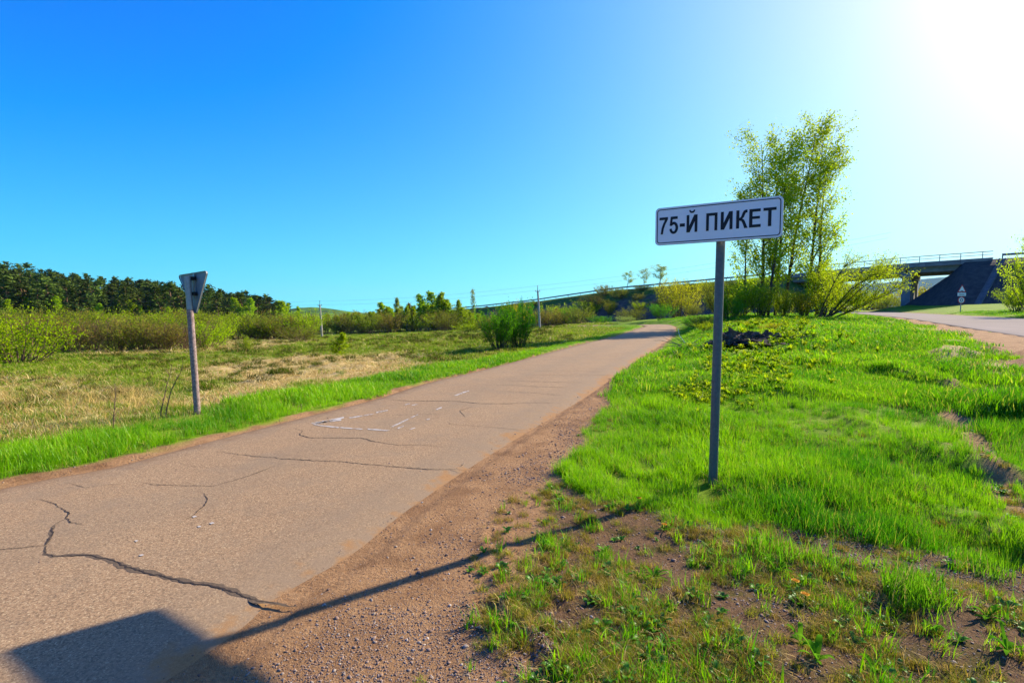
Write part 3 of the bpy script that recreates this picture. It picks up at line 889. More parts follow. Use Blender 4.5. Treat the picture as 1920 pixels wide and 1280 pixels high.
def make_embankment(t0, t1, cut0=None, cut1=None, W=12.0, stone_near=None):
    ts = np.arange(t0, t1 + .01, 1.5)
    prof = []
    nslope = 10
    rows = []; up = []; stn = []
    for t in ts:
        top = float(crest_z(t))
        if cut0 is not None: top = min(top, float(crest_z(cut0)) - 1.0 - max(0, (cut0 - t)) / 1.15 if t < cut0 else top)
        if cut1 is not None: top = min(top, float(crest_z(cut1)) - .6 - max(0, (t - cut1)) / 1.7 if t > cut1 else top)
        c = EA + ED * t
        row = []; ru = []
        near_e, far_e = c, c + EN * W
        for k in range(nslope + 1):
            q = k / nslope
            # from the near toe up to the near crest
            runl = max(.3, (top + 5.0)) * 1.55
            p = near_e - EN * runl * (1 - q)
            z = top - (1 - q) * (top + 5.0)
            nn = float(fbm(np.array([p[0] * .25]), np.array([p[1] * .25]), 3, 61)[0]) - .5
            z += nn * 1.1 * math.sin(math.pi * q)
            row.append((p[0], p[1], z)); ru.append(q)
        row.append((far_e[0], far_e[1], top)); ru.append(1)
        runl = max(.3, (top + 5.0)) * 1.55
        p = far_e + EN * runl
        row.append((p[0], p[1], -5.0)); ru.append(0)
        rows.append(row); up.append(ru)
        s_ = 0.0
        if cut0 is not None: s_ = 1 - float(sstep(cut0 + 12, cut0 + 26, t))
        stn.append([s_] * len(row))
    R = np.array(rows); n, m = R.shape[:2]
    i = np.arange(n * m).reshape(n, m)
    F = np.stack([i[:-1, :-1].ravel(), i[:-1, 1:].ravel(), i[1:, 1:].ravel(), i[1:, :-1].ravel()], 1)
    return mesh_np('embankment', R.reshape(-1, 3), F[:, ::-1], dict(up=np.array(up).ravel(), stone=np.array(stn).ravel()), M_emb, True)

BR0, BR1 = 37.0, 61.5
e1 = link('embankment', make_embankment(-200, 52, None, BR0)); tag(e1, 'shaded highway embankment climbing to the left end of the bridge', None, None, 'structure')
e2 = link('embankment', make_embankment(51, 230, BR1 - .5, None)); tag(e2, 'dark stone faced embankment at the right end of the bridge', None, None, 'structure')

M_conc = simple_mat('weathered_concrete', (.26, .25, .235), .85, 0, .3, 1.2, .01)
M_conc_d = simple_mat('stained_concrete', (.13, .125, .115), .85, 0, .35, 1.5, .01)
M_asph_d = simple_mat('bridge_asphalt', (.08, .08, .08), .9, 0, .2, 2)
M_rail = simple_mat('weathered_guard_rail', (.26, .27, .28), .5, .6, .25, 4)

def epos(t, n, z): 
    p = EA + ED * t + EN * n
    return Vector((p[0], p[1], z))
bridge_o = epos(BR0, 0, 0)
bridge = thing('road_bridge', 'concrete highway bridge carrying the embankment road over the pale road', 'bridge', (float(epos(54.6, 0, 0).x), float(epos(54.6, 0, 0).y), 2.4))
bo = bridge.location.copy()
def loft_box(mb, t0, t1, n0, n1, za, zb, steps=8):
    """box along the crest line: za and zb are offsets from the crest height"""
    V = []; F = []
    for k in range(steps + 1):
        t = t0 + (t1 - t0) * k / steps; z = float(crest_z(t))
        for n, dz in ((n0, za), (n1, za), (n1, zb), (n0, zb)):
            V.append(tuple(epos(t, n, z + dz) - bo))
    for k in range(steps):
        for j in range(4): F.append((4 * k + j, 4 * k + (j + 1) % 4, 4 * k + 4 + (j + 1) % 4, 4 * k + 4 + j))
    F += [(3, 2, 1, 0), tuple(4 * steps + j for j in range(4))]
    mb.add(V, F)
mb = MB(); loft_box(mb, BR0 - .5, BR1 + 3.0, -.3, 12.3, -.42, -.06); mb.build('deck', M_conc_d, bridge)
mb = MB(); loft_box(mb, BR0 - .5, BR1 + 3.0, .5, 11.5, -.055, .02); mb.build('carriageway', M_asph_d, bridge)
for n0 in (-.35, 11.8):
    mb = MB(); loft_box(mb, BR0 - .5, BR1 + 3.0, n0, n0 + .5, -.50, .16); mb.build('kerb', M_conc, bridge)
for k in range(6):
    n0 = .35 + k * 2.1
    for a, b in ((BR0 + .3, 54.45), (54.75, BR1 + 1.0)):
        mb = MB(); loft_box(mb, a, b, n0, n0 + .55, -1.35, -.425, 6); mb.build('beam', M_conc, bridge)
def pier(t):
    z1 = float(crest_z(t)) - 1.37
    mb = MB(); R_ = None
    import mathutils
    rz = mathutils.Matrix.Rotation(math.atan2(ED[1], ED[0]), 3, 'Z')
    c = epos(t, 6, 0) - bo
    mb.box((c.x, c.y, z1 - .35 - bo.z), (1.6, 12.0, .7), rz)
    cap = mb.build('pier_cap', M_conc, bridge)
    for n_ in (1.2, 6, 10.8):
        mb = MB(); c = epos(t, n_, 0) - bo
        mb.box((c.x, c.y, (z1 - .7 - 1.0) / 2 - bo.z + .0), (1.15, 1.5, z1 - .7 + 1.0 - .01), rz)
        mb.build('pier', M_conc, bridge)
pier(54.6); pier(43.2)
for t_ in (54.0, 55.1, 42.6, 43.7):
    for k in range(6):
        c = epos(t_, .62 + k * 2.1, float(crest_z(t_)) - 1.358) - bo
        mb = MB(); mb.box((c.x, c.y, c.z), (.4, .4, .012)); mb.build('bearing', M_dark, bridge)
for t_ in np.arange(BR0 + 4, BR1, 4.0):
    c = epos(float(t_), -.365, float(crest_z(t_)) - .17) - bo
    mb = MB(); mb.box((c.x, c.y, c.z), (.05, .03, .66), __import__('mathutils').Matrix.Rotation(math.atan2(ED[1], ED[0]), 3, 'Z')); mb.build('kerb_joint', M_conc_d, bridge)
for t in (BR0 + .1, BR1 + .8):
    mb = MB(); loft_box(mb, t, t + .8, 0.0, 12, -4.2, -1.36, 1); mb.build('abutment', M_conc_d, bridge)
for n0 in (-.1, 12.05):
    mb = MB()
    pts = [epos(t, n0, float(crest_z(t)) + 1.15) - bo for t in np.linspace(BR0 - .5, BR1 + 3, 9)]
    mb.tube(pts, .05, 6); mb.tube([p - Vector((0, 0, .45)) for p in pts], .035, 6)
    mb.build('hand_rail', M_rail, bridge)
    for t in np.arange(BR0, BR1 + 3, 2.4):
        p = epos(t, n0, float(crest_z(t))) - bo
        mb = MB(); mb.tube([p + Vector((0, 0, .161)), p + Vector((0, 0, 1.13))], .05, 6); mb.build('rail_post', M_rail, bridge)

def guard_rail(t0, t1, label, n0=.6):
    z0 = float(crest_z((t0 + t1) / 2)); o_ = epos((t0 + t1) / 2, n0, z0)
    g = thing('guard_rail', label, 'guard rail', tuple(o_))
    mb = MB(); V = []; F = []
    ts = np.arange(t0, t1 + .1, 4.0)
    for t in ts:
        for n, dz in ((0, .45), (-.06, .53), (0, .6), (-.06, .67), (0, .76), (.02, .76), (.02, .45)):
            V.append(tuple(epos(t, n0 + n, float(crest_z(t)) + dz) - o_))
    m = 7
    for i in range(len(ts) - 1):
        for j in range(m): F.append((i * m + j, i * m + (j + 1) % m, (i + 1) * m + (j + 1) % m, (i + 1) * m + j))
    mb.add(V, F); mb.build('rail', M_rail, g)
    base = None
    for t in ts:
        p = epos(t, n0 + .08, float(crest_z(t))) - o_
        if base is None:
            mb = MB(); mb.box((0, 0, .36), (.1, .1, .84)); base = mb.build('rail_post', M_rail, g); base.location = p
        else:
            c = base.copy(); COL.objects.link(c); c.location = p
guard_rail(-150, BR0 - 1, 'long guard rail along the crest of the embankment left of the bridge')
guard_rail(BR1 + 4, 150, 'guard rail on the dark embankment right of the bridge')
# concrete drain down the dark slope
dr = thing('drainage_chute', 'pale concrete drainage chute running down the dark slope behind the bush', 'drain', tuple(epos(65.5, -.5, float(crest_z(65.5)))))
def _sl(q):
    t = 65.5 - 2.2 * q; n = -.3 - 10.5 * q
    return epos(t, n, float(crest_z(t)) + n / 1.55 + .12) - dr.location
for a, w, h in ((-.30, .10, .12), (.30, .10, .12), (0, .48, .02)):
    V = []
    for q in np.linspace(.0, 1, 10):
        c = _sl(q)
        for dx, dz in ((-w / 2, -.5), (w / 2, -.5), (w / 2, h), (-w / 2, h)):
            V.append((c.x + ED[0] * (a + dx), c.y + ED[1] * (a + dx), c.z + dz))
    F = [(4 * k + j, 4 * k + (j + 1) % 4, 4 * k + 4 + (j + 1) % 4, 4 * k + 4 + j) for k in range(9) for j in range(4)]
    mb = MB(); mb.add(V, F); mb.build('channel_side' if a else 'channel_floor', M_conc_d, dr)

# ------------------------------------------------------------------ far hills
def hill_mesh(name, prof, dist, depth, mat, base=-8, seed=1, rough=.04):
    """prof: list of (photo column, photo row of the crest)"""
    xs = [p[0] for p in prof]; n = 60 if len(prof) < 12 else 90
    V = []; cols = np.linspace(xs[0], xs[-1], n)
    K = 7
    for c in cols:
        row = np.interp(c, xs, [p[1] for p in prof])
        a = (c - 960) / FPX
        top = zrow(row, dist) 
        top = base + (top - base) * (1 + rough * (2 * float(fbm(np.array([c * .03]), np.array([seed * 7.]), 4, seed)[0]) - 1))
        for k in range(K):
            q = k / (K - 1)                       # 0 front foot, .5 crest, 1 back foot
            y = dist + (q - .5) * depth
            s = math.sin(math.pi * q) ** .8
            w = float(fbm(np.array([c * .05]), np.array([q * 4.]), 3, seed + 5)[0]) - .5
            V.append((a * y, y, base + (top - base) * min(1, max(0, s + w * .35 * (s < .99)))))
    i = np.arange(n * K).reshape(n, K)
    F = np.stack([i[:-1, :-1].ravel(), i[:-1, 1:].ravel(), i[1:, 1:].ravel(), i[1:, :-1].ravel()], 1)
    me = mesh_np(name, V, F[:, ::-1], None, mat, True)
    return link(name, me)
def hill_mat(name, a, b, sc_):
    m, nt, out = new_mat(name)
    tc = N(nt, 'ShaderNodeTexCoord')
    n = noise_n(nt, sc_, 6, .7, tc.outputs['Object'])
    c = mixc(nt, ramp(nt, n.outputs[0], .42, .58), a, b)
    principled(nt, out, c, 1, 0, 0, n.outputs[0], 3 / sc_ * .02, .6)
    return m
tag(hill_mesh('distant_hill', [(470, 590), (520, 582), (560, 577), (585, 575.5), (610, 577), (650, 583), (700, 589)], 1300, 500, hill_mat('far_wood_and_pasture', (.11, .20, .03), (.035, .07, .02), .012), -8, 3), 'low green hill beyond the birches', None, None, 'structure')
tag(hill_mesh('distant_mountain', [(930, 578), (965, 568), (985, 565), (1010, 566), (1060, 563), (1200, 552), (1350, 540), (1500, 536), (1640, 532), (1720, 524), (1790, 517), (1850, 510), (1950, 512), (2100, 520), (2400, 550)], 4500, 1500, hill_mat('far_forest', (.03, .055, .02), (.05, .08, .03), .002), -40, 4, .02), 'blue wooded mountains beyond the bridge', None, None, 'structure')

# ------------------------------------------------------------------ utility poles and wires
M_pole = simple_mat('weathered_concrete_pole', (.40, .36, .31), .9, 0, .3, 6)
M_wire = simple_mat('wire', (.10, .10, .11), .5, .4, .1, 1)
M_insul = simple_mat('brown_insulator', (.12, .06, .04), .3, 0, .1, 4)
POLE_TOPS = {}
def utility_pole(px, py_base, py_top, Y, label, lean, key):
    z = 1.5 - (py_base - 585) / FPX * Y
    x = xcol(px, Y, z); zt = zrow(py_top, Y)
    zg = gz(x, Y)
    u = thing('utility_pole', label, 'utility pole', (x, Y, zg), 0, 'utility poles in the meadow')
    h = zt - zg
    mb = MB(); mb.tube([(0, 0, -.4), (lean * .5, 0, h * .5), (lean, 0, h - .75)], [.24, .20, .15], 8); mb.build('post', M_pole, u, True)
    mb = MB(); mb.tube([(lean, 0, h - .78), (lean * 1.02, 0, h - .05)], .05, 6); mb.build('pin', M_dark, u)
    tops = []
    for s, dz in ((0, 0.0), (-.38, -.85), (.38, -.85)):
        if s:
            mb = MB(); mb.tube([(lean, 0, h + dz - .12), (lean + s, 0, h + dz - .08), (lean + s, 0, h + dz)], .035, 6); mb.build('hook', M_dark, u)
        mb = MB(); mb.tube([(lean + s, 0, h + dz - .02), (lean + s, 0, h + dz + .06), (lean + s, 0, h + dz + .14), (lean + s, 0, h + dz + .2)], [.05, .09, .06, .02], 8); mb.build('insulator', M_insul, u, True)
        tops.append(Vector((x + lean + s, Y, zg + h + dz + .12)))
    POLE_TOPS[key] = tops
utility_pole(604, 632, 565, 110, 'grey utility pole left of centre, beside the round olive bush', -.35, 'a')
utility_pole(1012.5, 617, 537, 92, 'pale utility pole at the middle of the meadow, beside the brown willows', -.45, 'b')
utility_pole(281, 640, 584, 150, 'short pale pole showing above the willow row on the left', 0, 'c')
zend = gz(60, 88)
ends = {'z': [Vector((62, 82, 14.5)), Vector((61.6, 82, 13.6)), Vector((62.4, 82, 13.6))], 'y': [Vector((-130, 150, 6)), Vector((-130.4, 150, 5.2)), Vector((-129.6, 150, 5.2))]}
spans = [('y', 'a', 'line running left from the olive bush pole'), ('a', 'b', 'line sagging between the two meadow poles'), ('b', 'z', 'line running right from the middle pole towards the bridge')]
allp = dict(POLE_TOPS); allp.update(ends)
for a, b, lab in spans:
    for k in range(2):
        p, q = allp[a][k], allp[b][k]
        c = (p + q) / 2
        pts = []
        for i in range(17):
            t = i / 16; v = p.lerp(q, t); v.z -= 4 * t * (1 - t) * (p - q).length * .012; pts.append(v - c)
        mb = MB(); mb.tube(pts, .012, 4, False)
        o = mb.build('power_line', M_wire, None); o.location = c
        tag(o, ('upper ' if k == 0 else 'lower ') + 'thin power ' + lab, 'power line', 'power lines over the meadow')

# ------------------------------------------------------------------ warning signs by the main road
Ys = 56.0; xs_ = xcol(1802, Ys, 2); zs = gz(xs_, Ys)
rs = thing('road_sign', 'grey post with a warning triangle, a plate and a round sign by the bridge', 'sign', (xs_, Ys, zs), 0)
hz = zrow(533, Ys) - zs
mb = MB(); mb.tube([(0, .06, -.2), (0, .06, hz - .1)], .05, 8); mb.build('post', M_steel, rs, True)
T3 = [(-.5, 0), (.5, 0), (0, .87)]
def tri_up(s): 
    c = (0, .29); return [(c[0] + (x - c[0]) * s, c[1] + (z - c[1]) * s) for x, z in T3]
mb = MB(); mb.prism(tri_up(1.0), -.0, .01); o = mb.build('warning_triangle', M_red, rs); o.location = (0, 0, hz - .87)
mb = MB(); mb.prism(tri_up(.72), -.004, -.001); o2 = mb.build('white_field', M_white, o)
mb = MB(); mb.box((0, -.006, .14), (.3, .002, .07)); mb.build('symbol', M_black, o)
mb = MB(); mb.box((0, 0, 0), (.95, .01, .36)); o = mb.build('plate', M_white, rs); o.location = (0, 0, hz - 1.12)
for dz in (-.02,):
    mb = MB(); mb.box((0, -.008, dz), (.6, .003, .07)); mb.build('plate_bar', M_black, o)
mb = MB(); mb.prism([(.40 * math.cos(a), .40 * math.sin(a)) for a in np.linspace(0, 2 * math.pi, 24, endpoint=False)], 0, .01); o = mb.build('round_sign', M_red, rs); o.location = (0, 0, hz - 1.76)
mb = MB(); mb.prism([(.31 * math.cos(a), .31 * math.sin(a)) for a in np.linspace(0, 2 * math.pi, 24, endpoint=False)], -.004, -.001); mb.build('white_disc', M_white, o)
mb = MB(); ring(mb, [(.16 * math.cos(a) , .2 * math.sin(a)) for a in np.linspace(0, 2 * math.pi, 16, endpoint=False)], [(.09 * math.cos(a), .13 * math.sin(a)) for a in np.linspace(0, 2 * math.pi, 16, endpoint=False)], -.007); mb.build('numeral', M_black, o)

# ------------------------------------------------------------------ houses beyond the embankment
def house(px, py_roof, Y, w, roofcol, label, zb):
    x = xcol(px, Y, 3)
    zr = zrow(py_roof, Y)
    h = thing('house', label, 'house', (x, Y, zb), .3)
    H = zr - zb
    mb = MB(); mb.box((0, 0, (H - w * .32) / 2), (w, w * .8, H - w * .32)); mb.build('wall', simple_mat('house_wall', (.45, .40, .33), .9), h)
    mb = MB(); e = w * .55; d = w * .45; z0 = H - w * .32
    mb.add([(-e, -d, z0), (e, -d, z0), (e, d, z0), (-e, d, z0), (-e * .95, 0, H), (e * .95, 0, H)], [(0, 1, 5, 4), (2, 3, 4, 5), (1, 2, 5), (3, 0, 4), (3, 2, 1, 0)])
    mb.build('roof', simple_mat('roof_sheet', roofcol, .6), h)
    for s in (-.25, .2):
        f = MB(); f.box((s * w, -w * .4 - .03, z0 * .7), (w * .13, .06, w * .14)); o = f.build('window', M_black, h)
house(905, 576.5, 330, 9, (.30, .06, .05), 'far house with a red roof left of the dark spruce', 0)
house(922, 575, 300, 8, (.05, .05, .07), 'far house with a dark roof right of the dark spruce', 0)

# ------------------------------------------------------------------ trees and shrubs
def rvec(r):
    v = r.normal(size=3); return v / (np.linalg.norm(v) + 1e-9)

def limb(p0, d, L, r0, r1, curve, seg, r, wob=.09):
    """a curved limb: curve adds up (+) or droop (-)"""
    pts = [np.array(p0, float)]; d = np.array(d, float)
    for k in range(seg):
        d = d + np.array([0, 0, curve / seg]) + r.normal(size=3) * wob
        d /= np.linalg.norm(d)
        pts.append(pts[-1] + d * L / seg)
    return pts, list(np.linspace(r0, r1, seg + 1)), d

class Plant:
    def __init__(s): s.V = []; s.F = []; s.n = 0; s.L = []; s.S = []
    def tube(s, pts, rad, n):
        V, F = tube_arr([tuple(p) for p in pts], rad, n, False)
        s.V.append(np.array(V)); s.F.append(np.array(F) + s.n); s.n += len(V)
    def leaves_on(s, pts, count, spread, r, t0=.25, size=1.0):
        P = np.array(pts); m = len(P) - 1
        t = (t0 + (1 - t0) * r.random(count)) * m
        i = np.minimum(t.astype(int), m - 1); f = (t - i)[:, None]
        c = P[i] * (1 - f) + P[i + 1] * f + r.normal(size=(count, 3)) * spread
        s.L.append(c); s.S.append(np.full(count, size))
    def wood(s, name, mat):
        return mesh_np(name, np.vstack(s.V), np.vstack(s.F), None, mat, True)
    def foliage(s, name, mat, size, r, aspect=.62, up=.0):
        C = np.vstack(s.L); n = len(C); S = np.concatenate(s.S) * size * r.uniform(.65, 1.3, n)
        a = r.normal(size=(n, 3)); a[:, 2] -= up; a /= np.linalg.norm(a, axis=1)[:, None]
        b = np.cross(a, r.normal(size=(n, 3))); b /= np.linalg.norm(b, axis=1)[:, None] + 1e-9
        a *= S[:, None]; b *= (S * aspect)[:, None]
        V = np.stack([C - a * .5, C + b * .5 - a * .05, C + a * .5, C - b * .5 - a * .05], 1).reshape(-1, 3)
        F = np.arange(4 * n).reshape(n, 4)
        tint = np.repeat(r.random(n), 4)
        return mesh_np(name, V, F, {'tint': tint}, mat)

def gen_aspen(seed, H, r0, nb, per, leafsize, lean=(0, 0), crown0=.25, width=.2, steep=1.1, seg=6, dens_top=1.0, sp=.16):
    r = np.random.default_rng(seed); p = Plant()
    tp, tr, _ = limb((0, 0, -.3), (lean[0], lean[1], 1), H, r0, r0 * .12, 0.0, 10, r, .028)
    tp = [np.array([q[0], q[1], q[2]]) for q in tp]
    p.tube(tp, tr, 7)
    P = np.array(tp)
    for k in range(nb):
        t = crown0 + (1 - crown0) * (k + r.random()) / nb; t = min(t, .985)
        i = min(int(t * 10), 9); f = t * 10 - i; c = P[i] * (1 - f) + P[i + 1] * f
        az = r.uniform(0, 6.283)
        L = H * width * (0.35 + 1.0 * math.sin(math.pi * min(1, (1 - t) * .9 + .12)) ** .9) * r.uniform(.6, 1.25)
        d = np.array([math.cos(az), math.sin(az), steep * r.uniform(.7, 1.3)]); d /= np.linalg.norm(d)
        bp, br_, _ = limb(c, d, L, r0 * .26 * (1.15 - t), .008, .35, 5, r)
        p.tube(bp, br_, 4)
        p.leaves_on(bp, int(per * dens_top), sp * H / 14, r, .35)
        for q in range(4):
            j = r.integers(1, 5); az2 = az + r.uniform(-1.2, 1.2)
            d2 = np.array([math.cos(az2), math.sin(az2), r.uniform(.1, 1.2)]); d2 /= np.linalg.norm(d2)
            tw, twr, _ = limb(bp[j], d2, L * r.uniform(.25, .5), .012, .004, .1, 3, r)
            p.tube(tw, twr, 3)
            p.leaves_on(tw, per, sp * H / 14, r, .2)
    return p, r

def gen_bush(seed, stems, per, W=1.0, leaf0=.35, sp=.04, fan=(.1, 1.0), stemr=.012, sub=4, curve=.5):
    """unit height bush, W = half width"""
    r = np.random.default_rng(seed); p = Plant()
    for k in range(stems):
        az = r.uniform(0, 6.283); q = r.uniform(*fan)
        base = np.array([math.cos(az), math.sin(az), 0]) * r.uniform(0, .28) * W
        d = np.array([math.cos(az) * q * W, math.sin(az) * q * W, 1.0 - .45 * q]); d /= np.linalg.norm(d)
        L = r.uniform(.78, 1.02) * (1 + .25 * q * (W > .6))
        sp_, sr, _ = limb(base - np.array([0, 0, .03]), d, L, stemr, stemr * .2, curve * q, 6, r)
        p.tube(sp_, sr, 4)
        p.leaves_on(sp_, per, sp, r, leaf0)
        for j in range(sub):
            i = r.integers(2, 6); az2 = az + r.uniform(-1.6, 1.6)
            d2 = np.array([math.cos(az2) * .8, math.sin(az2) * .8, r.uniform(.3, 1.4)]); d2 /= np.linalg.norm(d2)
            tw, twr, _ = limb(sp_[i], d2, L * r.uniform(.18, .38), stemr * .35, stemr * .1, .2, 3, r)
            p.tube(tw, twr, 3)
            p.leaves_on(tw, per, sp, r, .1)
    return p, r

def gen_pine(seed, nb=36, per=20):
    """unit height pine: bare lower trunk, irregular dark crown of short boughs"""
    r = np.random.default_rng(seed); p = Plant()
    tp, tr, _ = limb((0, 0, -.03), (r.normal() * .03, r.normal() * .03, 1), 1.02, .016, .003, 0, 8, r)
    p.tube(tp, tr, 5); P = np.array(tp)
    lo = r.uniform(.1, .28)
    for k in range(nb):
        t = lo + (1 - lo) * ((k + r.random()) / nb); t = min(.99, t)
        i = min(int(t * 8), 7); f = t * 8 - i; c = P[i] * (1 - f) + P[i + 1] * f
        az = r.uniform(0, 6.283)
        q = (t - lo) / (1 - lo)
        L = (.035 + .15 * min(1, .45 + 2.2 * q) * (1 - q) ** .75) * r.uniform(.65, 1.25)
        bp, br_, _ = limb(c, (math.cos(az), math.sin(az), .15), L, .005, .002, .35, 3, r)
        p.tube(bp, br_, 3)
        p.leaves_on(bp, per, .018, r, .35)
    p.leaves_on([P[-1] - np.array([0, 0, .06]), P[-1]], per, .012, r, .1)
    return p, r

def gen_spruce(seed, levels=16, per=16):
    r = np.random.default_rng(seed); p = Plant()
    p.tube([(0, 0, -.02), (0, 0, .5), (0, 0, 1)], [.018, .01, .002], 5)
    for k in range(levels):
        t = .06 + .9 * k / levels
        for j in range(6):
            az = r.uniform(0, 6.283); L = .24 * (1 - t) + .02
            bp, br_, _ = limb((0, 0, t), (math.cos(az), math.sin(az), -.25), L, .004, .001, .2, 3, r)
            p.leaves_on(bp, per // 2, .012, r, .1)
    return p, r

def gen_birch(seed, nb=42, per=22, crown0=.08, w=.205):
    r = np.random.default_rng(seed); p = Plant()
    tp, tr, _ = limb((0, 0, -.02), (r.normal() * .04, r.normal() * .04, 1), 1.0, .009, .002, 0, 8, r, .04)
    p.tube(tp, tr, 5); P = np.array(tp)
    for k in range(nb):
        t = min(.99, crown0 + (1 - crown0) * (k + r.random()) / nb)
        i = min(int(t * 8), 7); f = t * 8 - i; c = P[i] * (1 - f) + P[i + 1] * f
        az = r.uniform(0, 6.283)
        L = w * (.15 + 1.15 * min(1, (1 - t) * 1.9)) * r.uniform(.6, 1.2)
        bp, br_, _ = limb(c, (math.cos(az), math.sin(az), 1.1), L, .005, .001, -.5, 4, r)
        p.tube(bp, br_, 3)
        p.leaves_on(bp, int(per * 2.4), .022, r, .2)
    return p, r

M_bark = simple_mat('grey_green_bark', (.16, .14, .09), .9, 0, .5, 6, .01)
M_bark_d = simple_mat('dark_bark', (.085, .06, .04), .95, 0, .4, 8, .01)
M_twig = simple_mat('reddish_brown_twigs', (.15, .09, .055), .95, 0, .4, 5)
M_pinebark = simple_mat('orange_brown_pine_bark', (.24, .13, .075), .95, 0, .5, 2)
M_birchbark = simple_mat('white_birch_bark', (.42, .40, .35), .8, 0, .5, 6, 0, .3, (.15, .13, .11))
ML = dict(
    aspen=leaf_mat('young_aspen_leaves', (.40, .50, .008), (.22, .36, .006), (.52, .56, .03), .66),
    willow=leaf_mat('bright_willow_leaves', (.34, .46, .005), (.20, .33, .004), (.42, .50, .02), .64),
    green=leaf_mat('fresh_green_leaves', (.12, .33, .006), (.05, .19, .004), (.20, .40, .012), .6),
    darkgreen=leaf_mat('dark_green_leaves', (.07, .25, .005), (.03, .14, .004), (.12, .32, .012), .5),
    olive=leaf_mat('sparse_olive_leaves', (.24, .28, .02), (.15, .17, .02), (.30, .36, .03), .5),
    brown=leaf_mat('reddish_brown_buds', (.26, .18, .04), (.24, .26, .02), (.28, .36, .02), .45),
    brownlow=leaf_mat('bare_brown_twig_tips', (.21, .13, .065), (.15, .10, .05), (.22, .24, .03), .25),
    yellow=leaf_mat('yellow_green_catkins', (.44, .41, .01), (.30, .33, .01), (.55, .48, .02), .6),
    pine=leaf_mat('pine_needles', (.085, .125, .02), (.045, .07, .015), (.15, .20, .025), .15, .45),
    birch=leaf_mat('light_birch_leaves', (.33, .47, .008), (.20, .34, .006), (.44, .54, .02), .64),
    pale=leaf_mat('pale_new_leaves', (.32, .40, .08), (.22, .30, .05), (.40, .46, .12), .6),
    spruce=leaf_mat('blue_green_spruce_needles', (.03, .06, .035), (.02, .04, .025), None, .1),
)
USED = {}
def put_plant(name, label, cat, proto, x, y, h, sx=1.0, rz=0.0, leaf=None, group=None, foot=0.0, woodmat=None):
    """proto: (wood mesh, foliage mesh, unit height)"""
    wood, fol, uh = proto[:3]
    k = h / uh
    o = thing(name, label, cat, (x, y, gz(x, y) - foot), rz, group, (k * sx, k * sx, k))
    w = link('trunk' if 'tree' in name or name in ('aspen', 'birch', 'pine', 'spruce', 'sapling') else 'stems', wood, o)
    f = link('crown', fol, o)
    if leaf is not None:
        f.material_slots[0].link = 'OBJECT'; f.material_slots[0].material = ML[leaf]
    if woodmat is not None:
        w.material_slots[0].link = 'OBJECT'; w.material_slots[0].material = woodmat
    return o

def proto(gen, wm, lm, size, name, aspect=.62, up=0, H=1.0):
    p, r = gen
    return (p.wood(name + '_wood', wm), p.foliage(name + '_foliage', lm, size, r, aspect, up), H)

# prototypes shared by many copies
BUSH = [proto(gen_bush(10 + k, 38, 22, W=1.0, leaf0=.12, sp=.05, fan=(.0, 1.25)), M_twig, ML['willow'], .046, 'bush') for k in range(3)]
BUSHL = [proto(gen_bush(20 + k, 46, 20, W=.9, leaf0=.2, sp=.035, stemr=.007, fan=(.0, 1.25)), M_twig, ML['olive'], .032, 'thicket') for k in range(2)]   # airy, twiggy
BIRCH = [proto(gen_birch(30 + k), M_birchbark, ML['birch'], .036, 'birch') for k in range(4)]
PINE = [proto(gen_pine(40 + k), M_pinebark, ML['pine'], .042, 'pine', .55) for k in range(5)]
POPLAR = proto(gen_birch(50, 40, 10, .12, .075), M_bark, ML['pale'], .026, 'poplar')
SPRUCE = proto(gen_spruce(60), M_bark_d, ML['spruce'], .05, 'spruce')

def at_px(px, Y):
    z = 0
    for _ in range(3):
        x = xcol(px, Y, z); z = gz(x, Y)
    return x, z

def bush_px(label, px, Y, top, wpx, leaf, kind='b', k=0, name='willow_bush', cat='bush', group=None, wood=None, seed=0):
    x, z = at_px(px, Y)
    h = max(.3, zrow(top, Y) - z)
    w = wpx / FPX * Y
    pr = (BUSH if kind == 'b' else BUSHL)[k % (3 if kind == 'b' else 2)]
    # the unit bush is about 1.9 wide (b) or 1.7 wide (l)
    sx = w / (h * (1.9 if kind == 'b' else 1.7))
    return put_plant(name, label, cat, pr, x, Y, h, sx, (px * 1.7 + seed) % 6.28, leaf, group, 0, wood)

# --- the wooded ridge on the far left: pines with birches along its foot
R2 = np.random.default_rng(99)
cnt = 0
pine_pos = []
for row, (dist, n) in enumerate([(185, 44), (205, 46), (225, 48), (248, 50), (272, 50), (300, 50)]):
    for i in range(n):
        a = -1.14 + (0.72) * (i + R2.random()) / n
        if a > -.46 - .02 * row * 0: continue
        d = dist + R2.uniform(-9, 9)
        y = d / math.sqrt(1 + a * a); x = a * y
        pine_pos.append((x, y, R2.uniform(11, 15.5) * (1.0 if a < -.62 else 1.0 - .25 * (a + .62) / .16)))
for i, (x, y, h) in enumerate(pine_pos[:298]):
    put_plant('pine', 'dark pine standing in the wood on the left ridge', 'tree', PINE[i % 5], x, y, h, R2.uniform(1.35, 1.9), R2.uniform(0, 6.28), None, 'dark pines on the left ridge', .3)
nb_ = 0
for i in range(54):
    a = -1.12 + .69 * (i + R2.random()) / 54
    d = R2.uniform(172, 186) if R2.random() < .4 else R2.uniform(190, 285)
    y = d / math.sqrt(1 + a * a); x = a * y
    put_plant('birch', 'light green birch among the dark pines of the left ridge', 'tree', BIRCH[i % 4], x, y, R2.uniform(6.5, 11), R2.uniform(.9, 1.35), R2.uniform(0, 6.28), 'birch' if i % 3 else 'willow', 'light birches on the left ridge', .3)
